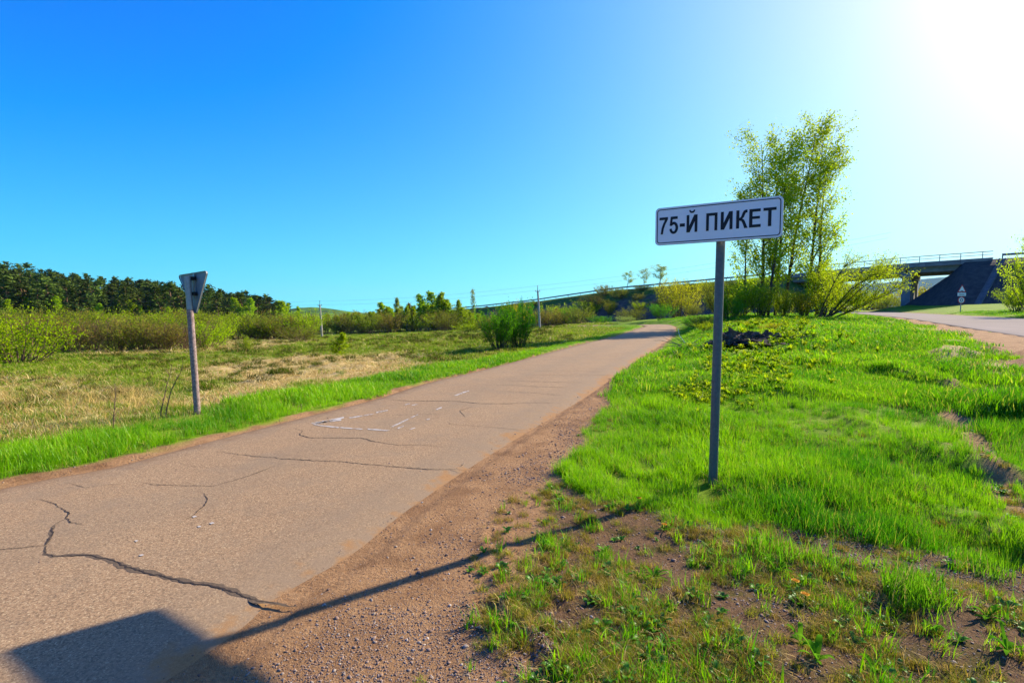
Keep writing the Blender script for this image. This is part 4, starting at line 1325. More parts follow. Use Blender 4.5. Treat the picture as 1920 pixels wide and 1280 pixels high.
for i, (px, top, lab) in enumerate([(508, 562, 'leftmost of the green birches where the wooded ridge ends'), (522, 563, 'middle green birch where the wooded ridge ends'), (536, 570, 'rightmost low green birch where the wooded ridge ends'), (497, 553, 'tall birch at the low end of the wooded ridge')]):
    x, z = at_px(px, 190); put_plant('birch', lab, 'tree', BIRCH[i], x, 190, zrow(top, 190) - z, 1.8, i, 'willow', None, .3)

# --- willow rows on the left (near to far)
bush_px('big bright green willow at the left edge of the picture', 30, 31, 585, 175, 'willow', 'b', 0)
bush_px('bright green willow crown behind the leftmost willow', -60, 40, 590, 150, 'willow', 'b', 1)
row1 = [(130, 52, 597, 90, 'brown', 'reddish brown willow next to the bright willow at the left edge'), (178, 54, 600, 80, 'brownlow', 'bare brown willow second in the row behind the give way sign'),
        (222, 53, 601, 85, 'brown', 'brown willow with a green top, third in the row'), (265, 54, 598, 90, 'olive', 'olive topped willow in the middle of the brown row'),
        (308, 54, 602, 80, 'brown', 'brown willow just left of the give way sign post'), (345, 55, 603, 75, 'brownlow', 'dark brown willow directly behind the give way sign post'),
        (385, 54, 604, 88, 'willow', 'bright yellow green willow right of the give way sign post')]
for i, (px, Y, top, w, lf, lab) in enumerate(row1):
    bush_px(lab, px, Y - 6.5 + 4 * (px > 350), top - 3, w * 1.2, lf, 'l' if lf in ('brownlow',) else 'b', i, group='row of willows behind the give way sign')
R3 = np.random.default_rng(5)
for i in range(30):                                               # second row, greener
    px = -20 + i * 20.5 + R3.uniform(-6, 6)
    Y = (72 if px < 400 else 92) + R3.uniform(-5, 8)
    top = 588 + R3.uniform(-8, 6)
    lf = ['willow', 'olive', 'willow', 'brown'][int(R3.integers(0, 4))]
    put = bush_px('green willow in the far hedge between the wood and the meadow', px, Y, top, R3.uniform(75, 105), lf, 'b', i, group='far hedge of willows on the left')
for i in range(14):
    px = 590 + i * 23 + R3.uniform(-6, 6)
    bush_px('low brownish thicket bush at the foot of the birch grove', px, 128 + R3.uniform(-6, 10), 584 + R3.uniform(-5, 5), R3.uniform(55, 75), ['brown', 'willow', 'brown', 'olive'][i % 4], 'l' if i % 2 else 'b', i, group='thicket below the birch grove')
bush_px('round olive bush standing alone in the meadow left of the utility pole', 558, 74, 609, 86, 'olive', 'l', 0, wood=M_twig)
bush_px('small yellow green bush alone in the dry meadow', 464, 45, 631, 28, 'willow', 'b', 2)
x, z = at_px(634, 34)
put_plant('sapling', 'slim bright green sapling standing in the straw coloured meadow', 'tree', BIRCH[1], x, 34, zrow(624, 34) - z, 1.9, 1.0, 'willow', None, 0, M_bark_d)

# --- birch grove, centre left
grove = [(640, 588, 'olive', 1.0), (668, 586, 'brown', 1.1), (697, 585, 'olive', 1.1), (724, 568, 'birch', 1.3), (742, 578, 'birch', 1.2), (763, 570, 'brown', 1.1), (783, 578, 'willow', 1.2),
         (799, 553, 'birch', 1.15), (817, 549, 'birch', 1.25), (832, 551, 'birch', 1.1), (846, 562, 'birch', 1.3), (862, 585, 'willow', 1.4), (869, 563, 'birch', .9), (897, 590, 'willow', 1.3), (655, 592, 'olive', 1.2), (710, 590, 'willow', 1.3), (775, 590, 'willow', 1.3), (748, 560, 'pale', .8)]
ords = ['far left', 'second from the left', 'third from the left', 'fourth from the left', 'fifth from the left', 'sixth from the left', 'seventh from the left']
glab = {799: 'tall bright birch, leftmost of the three tallest in the grove', 817: 'tallest bright birch in the middle of the grove', 832: 'tall bright birch, rightmost of the three tallest in the grove', 724: 'broad light green birch near the left part of the grove',
        869: 'slim pointed birch just left of the thin poplar', 862: 'low yellow green birch below the pointed birch', 897: 'low rounded yellow green tree right of the thin poplar', 748: 'thin bare topped birch in the left part of the grove'}
for i, (px, top, lf, w) in enumerate(grove):
    x, z = at_px(px, 132 + (i % 3) * 4)
    Y = 132 + (i % 3) * 4
    lab = glab.get(px, 'young birch in the grove at the far side of the meadow')
    put_plant('birch', lab, 'tree', BIRCH[i % 4], x, Y, (zrow(top, Y) - z) * 1.04, w * 1.3, i * 1.3, lf, 'birch grove across the meadow', .1)
R5 = np.random.default_rng(12)
for i in range(44):
    px = 612 + i * 6.7 + R5.uniform(-5, 5); Y = 126 + R5.uniform(0, 16)
    top = np.interp(px, [600, 660, 700, 725, 760, 790, 820, 850, 900], [590, 586, 584, 573, 576, 572, 560, 572, 590]) + R5.uniform(-3, 9)
    x, z = at_px(px, Y)
    put_plant('birch', 'slender young tree filling the grove and hedge across the meadow', 'tree', BIRCH[(i * 3) % 4], x, Y, zrow(top, Y) - z, R5.uniform(1.2, 1.9), i * 1.9, ['willow', 'birch', 'birch', 'willow', 'brown'][int(R5.integers(0, 5)) if px < 720 else int(R5.integers(0, 4))], 'birch grove across the meadow', .1)
x, z = at_px(885, 138); put_plant('poplar', 'tall thin poplar rising alone above the grove', 'tree', POPLAR, x, 138, zrow(540, 138) - z, 1.0, .4, 'pale')
x, z = at_px(913, 300); put_plant('spruce', 'tiny dark spruce between the two far houses', 'tree', SPRUCE, x, 300, zrow(572, 300) - z, 1.6, 0)
for i, (px, top, lf, lab) in enumerate([(880, 606, 'willow', 'small lime green bush at the far left foot of the roadside shrubs'), (915, 592, 'olive', 'olive bush behind the roadside shrubs, left side'), (1000, 580, 'olive', 'olive willow just left of the middle utility pole'),
                           (968, 566, 'yellow', 'tall yellow green willow behind the dark roadside shrub'), (1030, 578, 'brown', 'wide brown green willow right of the middle utility pole'), (1052, 585, 'olive', 'low olive willow at the foot of the embankment'), (940, 585, 'brown', 'brownish willow behind the bright roadside shrub')]):
    bush_px(lab, px, 98 + 4 * (i % 3), top, 62, lf, 'b', i)

# --- the two roadside shrubs left of the road
def shrub(seed, W, stems, per, leafsize, lm, wm=M_bark_d, sp=.035):
    return proto(gen_bush(seed, stems, per, W=W, leaf0=.06, sp=sp, fan=(.0, 1.0), stemr=.012, sub=6), wm, lm, leafsize, 'shrub', .6)
S1 = shrub(71, .95, 46, 40, .034, ML['green'])
x, z = at_px(937, 25.5); put_plant('shrub', 'bright green leafy shrub beside the left edge of the small road', 'shrub', S1, x, 25.5, zrow(583, 25.5) - z, .66, 0, 'green')
x, z = at_px(974, 26.5); put_plant('shrub', 'dark green leafy shrub growing against the brighter roadside shrub', 'shrub', S1, x, 26.5, zrow(569, 26.5) - z, .5, 2.2, 'darkgreen')

# --- embankment foot and crest
emb = [(1085, 100, 573, 60, 'olive', 'olive bush low on the embankment, leftmost'), (1145, 108, 560, 34, 'yellow', 'small yellow bush halfway up the embankment'), (1100, 112, 563, 62, 'willow', 'light green bush near the crest of the embankment'),
       (1185, 97, 575, 60, 'olive', 'olive bush on the embankment above the road bend'), (1065, 105, 572, 34, 'green', 'narrow green bush on the left part of the embankment'), (1125, 98, 590, 50, 'green', 'low green bush at the embankment foot left of the road bend'),
       (1172, 90, 594, 40, 'pale', 'pale bush at the embankment foot by the road bend'), (1205, 112, 550, 44, 'olive', 'olive bush under the crest trees'), (1040, 116, 570, 60, 'willow', 'light bush high on the left part of the embankment')]
for i, (px, Y, top, w, lf, lab) in enumerate(emb):
    tt = ((xcol(px, Y) - EA[0]) * ED[0] + (Y - EA[1]) * ED[1]); nn_ = (xcol(px, Y) - EA[0]) * EN[0] + (Y - EA[1]) * EN[1]
    zs_ = max(gz(xcol(px, Y), Y), float(crest_z(tt)) + min(0, nn_) / 1.55)
    h = max(1.2, zrow(top, Y) - zs_); w_ = w / FPX * Y
    o = put_plant('bush', lab, 'bush', BUSH[i % 3], xcol(px, Y), Y, h, w_ / (h * 1.9), i, lf)
    o.location.z = zs_ - .2
R6 = np.random.default_rng(44)
for i in range(34):
    t = R6.uniform(-75, 34); n_ = -R6.uniform(1.0, 9.0)
    q_ = EA + ED * t + EN * n_
    zz = max(gz(q_[0], q_[1]), float(crest_z(t)) + n_ / 1.55)
    h = R6.uniform(1.3, 3.0)
    o = put_plant('bush', 'small scrubby bush on the shaded side of the embankment', 'bush', BUSH[i % 3], float(q_[0]), float(q_[1]), h, R6.uniform(.9, 1.5), i * 1.7, ['olive', 'green', 'brown', 'darkgreen', 'willow', 'brownlow'][i % 6], 'scrub on the embankment side')
    o.location.z = zz - .2
# trees standing on the crest
TREE_S = [proto(gen_aspen(81 + k, 10, .16, 15, 26, .24, (.05, 0), .35, .26, .9, sp=.35), M_bark, ML['pale'], .26, 'crest_tree', .6, 0, 10) for k in range(2)]
for i, (px, top, lab, w) in enumerate([(1175, 511, 'small airy tree on the embankment crest, leftmost of three', 1.35), (1208, 507, 'airy tree on the embankment crest, middle of three', 1.3), (1236, 500, 'broadest airy tree on the embankment crest, rightmost of three', 1.8)]):
    Y = 119 - i * 1.5; x = xcol(px, Y, 6); tt = (x - EA[0]) * ED[0] + (Y - EA[1]) * ED[1]
    zc = float(crest_z(tt)) - .2
    o = put_plant('tree', lab, 'tree', TREE_S[i % 2], x, Y, zrow(top, Y) - zc, w, i * 2.1, 'pale'); o.location.z = zc
# big yellow green willow and darker bushes at the bend
Y1 = shrub(75, .85, 36, 34, .030, ML['yellow'], M_twig, .045)
x, z = at_px(1275, 84); put_plant('willow_bush', 'large yellow green willow on the outside of the road bend', 'bush', Y1, x, 84, zrow(524, 84) - z, .82, 0, 'yellow')
x, z = at_px(1240, 76); put_plant('willow_bush', 'dark olive green bush in front of the large yellow willow', 'bush', Y1, x, 76, zrow(570, 76) - z, 1.0, 1, 'green')
x, z = at_px(1300, 74); put_plant('willow_bush', 'green bush right of the large yellow willow', 'bush', Y1, x, 74, zrow(572, 74) - z, .9, 2, 'olive')
x, z = at_px(1352, 80); put_plant('willow_bush', 'dark green bush between the yellow willow and the aspens', 'bush', Y1, x, 80, zrow(545, 80) - z, .75, 3, 'darkgreen')

# --- the aspen group behind the sign
aspens = [(1428, 43, 262, .20, (.0, .02), 'leftmost tall aspen of the group behind the sign', 1.0), (1452, 42.5, 275, .17, (.02, .0), 'slim aspen second from the left in the tall group', .85), (1468, 44, 240, .20, (.04, 0), 'tallest aspen near the middle of the group', .95),
          (1440, 41.5, 300, .16, (.03, .0), 'thin aspen between the two leftmost tall aspens', .9), (1512, 43, 250, .20, (.03, .02), 'tall aspen right of the middle of the group', 1.05), (1530, 42, 290, .18, (.06, 0), 'rightmost tall aspen leaning slightly right', 1.05),
          (1398, 43.5, 352, .12, (-.07, 0), 'short sparse aspen at the left end of the group', .8)]
for i, (px, Y, top, r0, ln, lab, w) in enumerate(aspens):
    x, z = at_px(px, Y); h = zrow(top, Y) - z
    p, r = gen_aspen(200 + i, h, r0 * .8, 40, 27 if i < 6 else 14, .12, ln, .20, .185 * w, 1.2, sp=.22)
    o = thing('aspen', lab, 'tree', (x, Y, z), 0, 'tall aspens behind the place name sign')
    link('trunk', p.wood('trunk', M_bark_d), o); link('crown', p.foliage('crown', ML['aspen'], .165, r, .7), o)
# undergrowth of the aspens
A1 = shrub(91, .7, 30, 44, .034, ML['willow'], M_bark_d, .05)
A2 = shrub(92, .5, 24, 40, .034, ML['willow'], M_bark_d, .05)
und = [(1385, 41, 535, 'aspen', .9, 'green undergrowth bush just right of the sign post'), (1425, 40.5, 530, 'aspen', .9, 'leafy undergrowth bush at the left foot of the aspens'), (1470, 41, 545, 'aspen', .8, 'leafy bush around the middle aspen trunks'), (1505, 40, 545, 'yellow', .8, 'yellow green bush at the right foot of the aspens'),
       (1365, 39, 560, 'green', .9, 'low dark green bush partly behind the sign post'), (1545, 40.5, 500, 'aspen', .75, 'tall leafy bush between the aspens and the leaning willow'), (1350, 44, 530, 'olive', .8, 'olive bush directly behind the sign post')]
for i, (px, Y, top, lf, w, lab) in enumerate(und):
    x, z = at_px(px, Y); put_plant('bush', lab, 'bush', (A1, A2)[i % 2], x, Y, zrow(top, Y) - z, w, i * 1.1, lf, 'undergrowth below the aspens')
# the willow that leans out to the right
p = Plant(); r = np.random.default_rng(301)
for k in range(9):
    q = k / 8
    d = np.array([.1 + .85 * q + r.normal() * .08, r.normal() * .35, 1.0 - .32 * q]); d /= np.linalg.norm(d)
    L = r.uniform(4.9, 6.3) * (1 - .06 * q)
    sp_, sr, _ = limb((r.normal() * .25 + .2 * q, r.normal() * .3, -.1), d, L, .06, .012, .1, 8, r)
    p.tube(sp_, sr, 6)
    p.leaves_on(sp_, 130, .22, r, .35)
    for j in range(16):
        i = int(r.integers(2, 8)); d2 = np.array([r.uniform(-.3, 1.2), r.normal() * .7, r.uniform(.2, 1.2)]); d2 /= np.linalg.norm(d2)
        tw, twr, _ = limb(sp_[i], d2, r.uniform(.9, 2.2), .02, .005, .1, 4, r)
        p.tube(tw, twr, 4); p.leaves_on(tw, 75, .16, r, .0)
x, z = at_px(1540, 37)
o = thing('willow_tree', 'many stemmed willow leaning out to the right of the aspens', 'tree', (x, 37, z - .1))
link('stems', p.wood('stems', M_bark_d), o); link('crown', p.foliage('crown', ML['aspen'], .12, r, .45), o)

# --- right side
x, z = at_px(1948, 42); z = gz(x, 42)
put_plant('bush', 'tall light green bush at the right edge of the picture by the main road', 'bush', A1, x, 42, zrow(455, 42) - z, .5, 1.4, 'aspen')
x, z = at_px(1905, 50); put_plant('bush', 'lower yellow green bush beside the tall one at the right edge', 'bush', A2, x, 50, zrow(535, 50) - z, 1.0, .4, 'willow')
for i, (px, Y, top, lf, w, lab) in enumerate([(1610, 118, 545, 'willow', 1.5, 'green tree seen under the left part of the bridge'), (1640, 125, 548, 'yellow', 1.4, 'yellow green tree left of the bridge pier'), (1665, 112, 556, 'olive', 1.3, 'olive bush close to the left side of the bridge pier'),
                           (1722, 120, 536, 'yellow', 1.2, 'yellow tree visible right of the bridge pier'), (1752, 128, 545, 'willow', 1.3, 'small green tree under the right part of the bridge'), (1580, 110, 552, 'green', 1.4, 'dark green tree beyond the leaning willow'), (1775, 150, 545, 'olive', 1.4, 'low olive bush under the right end of the bridge')]):
    x, z = at_px(px, Y); put_plant('bush', lab, 'bush', BUSH[i % 3], x, Y, max(2, zrow(top, Y) - z), w, i, lf)
# low bushes on the near slope beside the bend
for i, (px, Y, top, lf, w, lab) in enumerate([(1318, 33, 590, 'olive', 1.2, 'low grey olive bush on the bank left of the sign post'), (1325, 26, 603, 'willow', 1.1, 'small yellow green bush close to the sign post'), (1290, 46, 596, 'green', 1.3, 'low green bush on the bank at the road bend'), (1385, 30, 600, 'olive', 1.2, 'low scrubby bush right of the sign post'), (1410, 24, 600, 'yellow', 1.2, 'yellow green scrub in front of the aspens'), (1450, 20, 605, 'yellow', 1.5, 'yellow green leafy scrub behind the dark root pit'), (1500, 22, 612, 'willow', 1.4, 'low green scrub right of the root pit')]):
    x, z = at_px(px, Y); put_plant('bush', lab, 'bush', BUSH[i % 3], x, Y, max(.35, zrow(top, Y) - z), w, i * 2.3, lf)

# ------------------------------------------------------------------ grass, weeds, stones
def tuft_mesh(name, seed, n, h, spread, w, lean, mat, segs=3, curl=.6, dryfrac=.08):
    r = np.random.default_rng(seed)
    az = r.uniform(0, 6.283, n); rad = spread * np.sqrt(r.random(n)); ph = r.uniform(0, 6.283, n)
    bx, by = rad * np.cos(ph), rad * np.sin(ph)
    H = h * r.uniform(.45, 1.1, n); W = w * r.uniform(.6, 1.2, n)
    L = lean * r.uniform(.2, 1.3, n)
    tone = r.random(n) * .85; tone[r.random(n) < dryfrac] = 1.0
    V = np.zeros((n, segs * 2 + 1, 3)); T = np.repeat(tone[:, None], segs * 2 + 1, 1)
    wx, wy = -np.sin(az + r.normal(0, .5, n)), np.cos(az)
    for k in range(segs + 1):
        q = k / segs
        off = H * L * (q ** 1.8); z = H * q * (1 - curl * .35 * L * q) 
        cx = bx + np.cos(az) * off; cy = by + np.sin(az) * off
        ww = W * (1 - q ** 1.6) * .5
        if k < segs:
            V[:, 2 * k] = np.stack([cx - wx * ww, cy - wy * ww, z], 1); V[:, 2 * k + 1] = np.stack([cx + wx * ww, cy + wy * ww, z], 1)
        else:
            V[:, 2 * k] = np.stack([cx, cy, z], 1)
    V[:, 0, 2] -= .02; V[:, 1, 2] -= .02
    m = segs * 2 + 1
    b = (np.arange(n) * m)[:, None]
    Q = np.concatenate([b + np.array([2 * k, 2 * k + 1, 2 * k + 3, 2 * k + 2]) for k in range(segs - 1)]) if segs > 1 else np.zeros((0, 4), int)
    Tt = b + np.array([2 * segs - 2, 2 * segs - 1, 2 * segs])
    return mesh_np(name, V.reshape(-1, 3), [Q, Tt] if segs > 1 else [Tt], {'tint': T.ravel()}, mat)

def broad_leaf_mesh(name, seed, n, L, W, mat, up=.5, stalk=0.0, fold=.25):
    """a rosette of broad leaves"""
    r = np.random.default_rng(seed); V = []; F = []; T = []
    for k in range(n):
        az = 2.4 * k + r.normal() * .3; l = L * r.uniform(.6, 1.1); w = W * r.uniform(.7, 1.1); u = up * r.uniform(.5, 1.4)
        d = np.array([math.cos(az), math.sin(az), 0]); s = np.array([-d[1], d[0], 0]); tone = r.random() * .85
        b = len(V); K = 5
        for j in range(K + 1):
            q = j / K; c = d * l * q * .95 + np.array([0, 0, stalk + l * u * math.sin(q * 2.1) * .8])
            ww = w * math.sin(math.pi * min(1, .08 + q * .92)) ** .7 * .5
            V += [c - s * ww + np.array([0, 0, fold * ww]), c, c + s * ww + np.array([0, 0, fold * ww])]; T += [tone] * 3
        for j in range(K):
            o = b + 3 * j; F += [(o, o + 1, o + 4, o + 3), (o + 1, o + 2, o + 5, o + 4)]
    return mesh_np(name, np.array(V), np.array(F), {'tint': np.array(T)}, mat)

def scatter(name, label, P, Z, rotv, scale, tone, var, protos):
    """one object of instanced small plants or stones, none of which could be counted"""
    n = len(P)
    me = bpy.data.meshes.new(name)
    me.vertices.add(n); me.vertices.foreach_set('co', np.column_stack([P, Z]).astype(np.float32).ravel())
    for k, v, t in (('rotv', rotv, 'FLOAT_VECTOR'), ('scl', scale, 'FLOAT_VECTOR')):
        a = me.attributes.new(k, t, 'POINT'); a.data.foreach_set('vector', np.asarray(v, np.float32).ravel())
    a = me.attributes.new('tone', 'FLOAT', 'POINT'); a.data.foreach_set('value', np.asarray(tone, np.float32))
    a = me.attributes.new('variant', 'INT', 'POINT'); a.data.foreach_set('value', np.asarray(var, np.int32))
    o = link(name, me)
    ng = bpy.data.node_groups.new(name + '_nodes', 'GeometryNodeTree')
    ng.interface.new_socket('Geometry', in_out='INPUT', socket_type='NodeSocketGeometry')
    ng.interface.new_socket('Geometry', in_out='OUTPUT', socket_type='NodeSocketGeometry')
    gi = ng.nodes.new('NodeGroupInput'); go = ng.nodes.new('NodeGroupOutput')
    J = ng.nodes.new('GeometryNodeJoinGeometry')
    def attr(nm, t):
        q = ng.nodes.new('GeometryNodeInputNamedAttribute'); q.data_type = t; q.inputs['Name'].default_value = nm
        return q.outputs['Attribute']
    ra = attr('rotv', 'FLOAT_VECTOR'); sa = attr('scl', 'FLOAT_VECTOR'); va = attr('variant', 'INT')
    for k, pm in enumerate(protos):
        po = bpy.data.objects.new(name + '_source', pm)          # kept out of the scene
        oi = ng.nodes.new('GeometryNodeObjectInfo'); oi.inputs['Object'].default_value = po; oi.inputs['As Instance'].default_value = True
        cmpn = ng.nodes.new('FunctionNodeCompare'); cmpn.data_type = 'INT'; cmpn.operation = 'EQUAL'
        ints = [s_ for s_ in cmpn.inputs if s_.type == 'INT']
        ng.links.new(va, ints[0]); ints[1].default_value = k
        ip = ng.nodes.new('GeometryNodeInstanceOnPoints')
        ng.links.new(gi.outputs[0], ip.inputs['Points']); ng.links.new(oi.outputs['Geometry'], ip.inputs['Instance'])
        ng.links.new(cmpn.outputs['Result'], ip.inputs['Selection'])
        ng.links.new(ra, ip.inputs['Rotation']); ng.links.new(sa, ip.inputs['Scale'])
        ng.links.new(ip.outputs[0], J.inputs[0])
    ng.links.new(J.outputs[0], go.inputs[0])
    md = o.modifiers.new('scatter', 'NODES'); md.node_group = ng
    return tag(o, label, None, None, 'stuff')

def polar_points(n, r0, r1, p, th0=-1.0, th1=1.0, seed=0):
    """density falls off as r ** -p; angle measured from the view direction"""
    r_ = np.random.default_rng(seed)
    u = r_.random(n); e = 2 - p
    rr = (r0 ** e + u * (r1 ** e - r0 ** e)) ** (1 / e) if abs(e) > 1e-6 else r0 * (r1 / r0) ** u
    th = r_.uniform(th0, th1, n)
    return np.stack([rr * np.sin(th), rr * np.cos(th)], 1), rr, r_

def ground_fast(P):
    """bilinear look-up on the ground mesh"""
    ix = np.clip(np.searchsorted(GX, P[:, 0]) - 1, 0, nx - 2); iy = np.clip(np.searchsorted(GY, P[:, 1]) - 1, 0, ny - 2)
    fx = (P[:, 0] - GX[ix]) / (GX[ix + 1] - GX[ix]); fy = (P[:, 1] - GY[iy]) / (GY[iy + 1] - GY[iy])
    Zg = GZ.reshape(ny, nx)
    return (Zg[iy, ix] * (1 - fx) + Zg[iy, ix + 1] * fx) * (1 - fy) + (Zg[iy + 1, ix] * (1 - fx) + Zg[iy + 1, ix + 1] * fx) * fy

MG = dict(
    lush=grass_mat('lush_grass', (.26, .52, .002), (.07, .27, .001), (.36, .40, .03), .5, .015),
    field=grass_mat('meadow_grass', (.26, .36, .008), (.13, .25, .006), (.44, .33, .09), .45, .01),
    dry=grass_mat('dry_straw', (.58, .42, .13), (.42, .27, .07), (.66, .52, .22), .25, .01),
    weed=grass_mat('weed_leaves', (.12, .30, .01), (.05, .17, .008), (.30, .34, .03), .45, .02),
    moss=grass_mat('low_mossy_grass', (.25, .32, .006), (.28, .20, .02), (.36, .24, .06), .45, .01),
    yellow=grass_mat('yellow_green_herbs', (.36, .44, .006), (.22, .36, .005), (.50, .40, .01), .5, .01),
)
def jitter_rot(r_, n, tilt=.12):
    return np.stack([r_.normal(0, tilt, n), r_.normal(0, tilt, n), r_.uniform(0, 6.283, n)], 1)

# lush grass: right hand lawn and the verge on the left
LN = [tuft_mesh('grass_tuft', 400 + k, 16, .15, .055, .0055, .55, MG['lush'], 3) for k in range(4)]
LF = [tuft_mesh('grass_patch', 410 + k, 70, .15, .26, .012, .55, MG['lush'], 2) for k in range(3)]
P, rr, r_ = polar_points(95000, 2.6, 75, 1.75, -.85, .95, 1)
k_ = masks(P)
lush = (k_['road'] > .06) & (k_['bare'] < .5) & ((k_['field'] < .5) | False)
keep = lush & (r_.random(len(P)) > k_['sparse'] * (1.0 - .035 * sstep(.5, .6, fbm(P[:, 0] * 1.2, P[:, 1] * 1.2, 2, 131)) * .6)) & (r_.random(len(P)) > k_['dead'] * .8)
keep &= (fbm(P[:, 0] * 3, P[:, 1] * 3, 2, 77) > .30 - 0 * rr) & (np.hypot((P[:, 0] - 6.75) * .5, P[:, 1] - 13.6) > .55) & ~((np.abs(P[:, 0] - 6.4 + (13.9 - P[:, 1]) * -.1) < 1.0) & (P[:, 1] > 12.3) & (P[:, 1] < 14.6) & (r_.random(len(P)) < .8))
P, rr = P[keep], rr[keep]; kk = {a: b[keep] for a, b in k_.items()}
n = len(P); far = (rr > 9)
hvar = .42 + 1.2 * fbm(P[:, 0] * .9, P[:, 1] * .9, 3, 71) ** 1.3 * (1 - .35 * kk['sparse'])
edge = (sstep(.0, .6, kk['road']) * .45 + .55) * np.where(rr > 18, .35 + .65 * sstep(.4, 3.5, kk['road']), 1)
s = hvar * edge * np.where(far, np.interp(rr, [9, 20, 40, 80], [1.0, .9, .8, .8]), np.clip((rr / 5) ** .15, .9, 1.3))
sxy = s * np.where(far, np.clip((rr / 9) ** .75, .8, 3.2) * 1.1, 1.1)
tone = np.clip(fbm(P[:, 0] * .9, P[:, 1] * .9, 4, 81) * 2.2 - .6 + r_.normal(0, .12, n), 0, 1)
var = np.where(far, 4 + r_.integers(0, 3, n), r_.integers(0, 4, n))
lit = r_.random(n) < .05 + .22 * sstep(.55, .72, fbm(P[:, 0] * 1.7, P[:, 1] * 1.7, 3, 141))
var = np.where(lit, np.where(far, 8, 7), var)
LL = [tuft_mesh('old_grass', 415, 14, .10, .07, .004, 1.6, MG['dry'], 2), tuft_mesh('old_grass_patch', 416, 40, .10, .25, .009, 1.5, MG['dry'], 2)]
scatter('lush_grass', 'bright green lush grass on the right hand lawn and the left verge', P, ground_fast(P) - .004, jitter_rot(r_, n), np.stack([sxy, sxy, s], 1), tone, var, LN + LF + LL)
print('lush', n)

# meadow grass in the lower field on the left
FN = [tuft_mesh('meadow_tuft', 420 + k, 34, .13, .16, .009, .7, MG['field'], 2, dryfrac=.25) for k in range(3)]
FD = [tuft_mesh('straw_tuft', 430 + k, 30, .12, .20, .007, 1.5, MG['dry'], 2, dryfrac=.3) for k in range(3)]
P, rr, r_ = polar_points(52000, 5, 130, 1.55, -1.05, .35, 2)
k_ = masks(P)
keep = (k_['field'] > .4) & (k_['road'] > .4) & (k_['bare'] < .5)
keep &= r_.random(len(P)) > .35 * (rr > 60)
P, rr = P[keep], rr[keep]; kk = {a: b[keep] for a, b in k_.items()}; n = len(P)
isdry = r_.random(n) < np.clip(np.maximum(kk['straw'] * .93, kk['reed'] * .55) + .05, 0, 1)
s = (.5 + .9 * fbm(P[:, 0] * .7, P[:, 1] * .7, 3, 91)) * np.clip((rr / 10) ** .3, .8, 1.7)
s = np.where(isdry & (kk['straw'] > .4), s * .45, s)
sxy = s * np.clip((rr / 9) ** .6, .9, 3.5); sxy = np.where(isdry & (kk['straw'] > .4), sxy * 2.2, sxy)
tone = np.clip(fbm(P[:, 0] * .35, P[:, 1] * .35, 4, 95) * 1.8 - .4 + r_.normal(0, .12, n), 0, 1)
var = np.where(isdry, 3 + r_.integers(0, 3, n), r_.integers(0, 3, n))
scatter('meadow_grass', 'short green and straw coloured grass over the low meadow', P, ground_fast(P) - .004, jitter_rot(r_, n), np.stack([sxy, sxy, s], 1), tone, var, FN + FD)
print('meadow', n)

# tall dry reeds at the left
RD = [tuft_mesh('reed_tuft', 440 + k, 22, .75, .16, .009, .75, MG['dry'], 4, curl=1.0) for k in range(4)]
r_ = np.random.default_rng(3)
lo, hi = REED_POLY.min(0), REED_POLY.max(0)
P = lo + (hi - lo) * r_.random((5200, 2)); P = P[inside(P, REED_POLY)]
P = P[(fbm(P[:, 0] * .8, P[:, 1] * .8, 3, 99) > .52) & (sdf(P, ROAD_POLY) > 2.0)]
n = len(P); s = r_.uniform(.3, .7, n) * (.5 + .7 * fbm(P[:, 0], P[:, 1], 2, 101))
scatter('dry_reeds', 'tangled dry reeds and old grass stalks left of the give way sign', P, ground_fast(P), jitter_rot(r_, n, .35), np.stack([s * 1.3, s * 1.3, s], 1), r_.random(n), r_.integers(0, 4, n), RD)
print('reeds', n)

# hummocks with dark sedge in the meadow
MG['sedge'] = grass_mat('dark_sedge', (.07, .13, .004), (.06, .07, .012), (.22, .15, .04), .15, .0)
HM = [tuft_mesh('sedge', 450 + k, 110, .30, .24, .018, .9, MG['sedge'], 3, dryfrac=.2) for k in range(3)]
P, rr, r_ = polar_points(2400, 12, 110, 1.6, -.95, .12, 4)
k_ = masks(P); keep = (k_['field'] > .8) & (fbm(P[:, 0] * .15, P[:, 1] * .15, 2, 105) > .38) & (k_['road'] > 3)
P = P[keep]; rr = rr[keep]; n = len(P)
s = r_.uniform(.35, 1.15, n) * np.clip(rr / 35, .7, 1.6)
print('hummocks', n)
scatter('sedge_hummocks', 'small dark sedge hummocks dotted over the meadow', P, ground_fast(P), jitter_rot(r_, n, .1), np.stack([s * 1.5, s * 1.5, s * 1.15], 1), r_.random(n), r_.integers(0, 3, n), HM)

# sparse growth on the stony soil in the foreground
SM = [tuft_mesh('low_tuft', 460 + k, 60, .042, .032, .0026, 1.0, MG['moss'], 3, dryfrac=.25) for k in range(3)]
SG = [tuft_mesh('small_tuft', 470 + k, 14, .10, .03, .0045, .6, MG['lush'], 3) for k in range(2)]
SW_ = [broad_leaf_mesh('small_weed', 480 + k, 6 + 2 * k, .045, .018, MG['weed'], .6) for k in range(3)]
SD = [tuft_mesh('dry_litter', 490 + k, 16, .05, .07, .003, 2.0, MG['dry'], 2) for k in range(2)]
P, rr, r_ = polar_points(30000, 1.7, 7, 1.3, -.2, 1.0, 5)
k_ = masks(P)
dens = k_['sparse'] * sstep(.44, .62, fbm(P[:, 0] * 3.4, P[:, 1] * 2.6, 3, 111)) * .72 + .05 * (k_['sr'] > .5)
dens = np.maximum(dens, k_['track'] * .25)
dens = np.where((k_['dirt'] > .5) & (k_['sparse'] < .4), .012 + .15 * sstep(.25, .0, sdf(P, SPARSE_POLY)), dens) * (k_['road'] > .5)
keep = r_.random(len(P)) < dens
P = P[keep]; n = len(P)
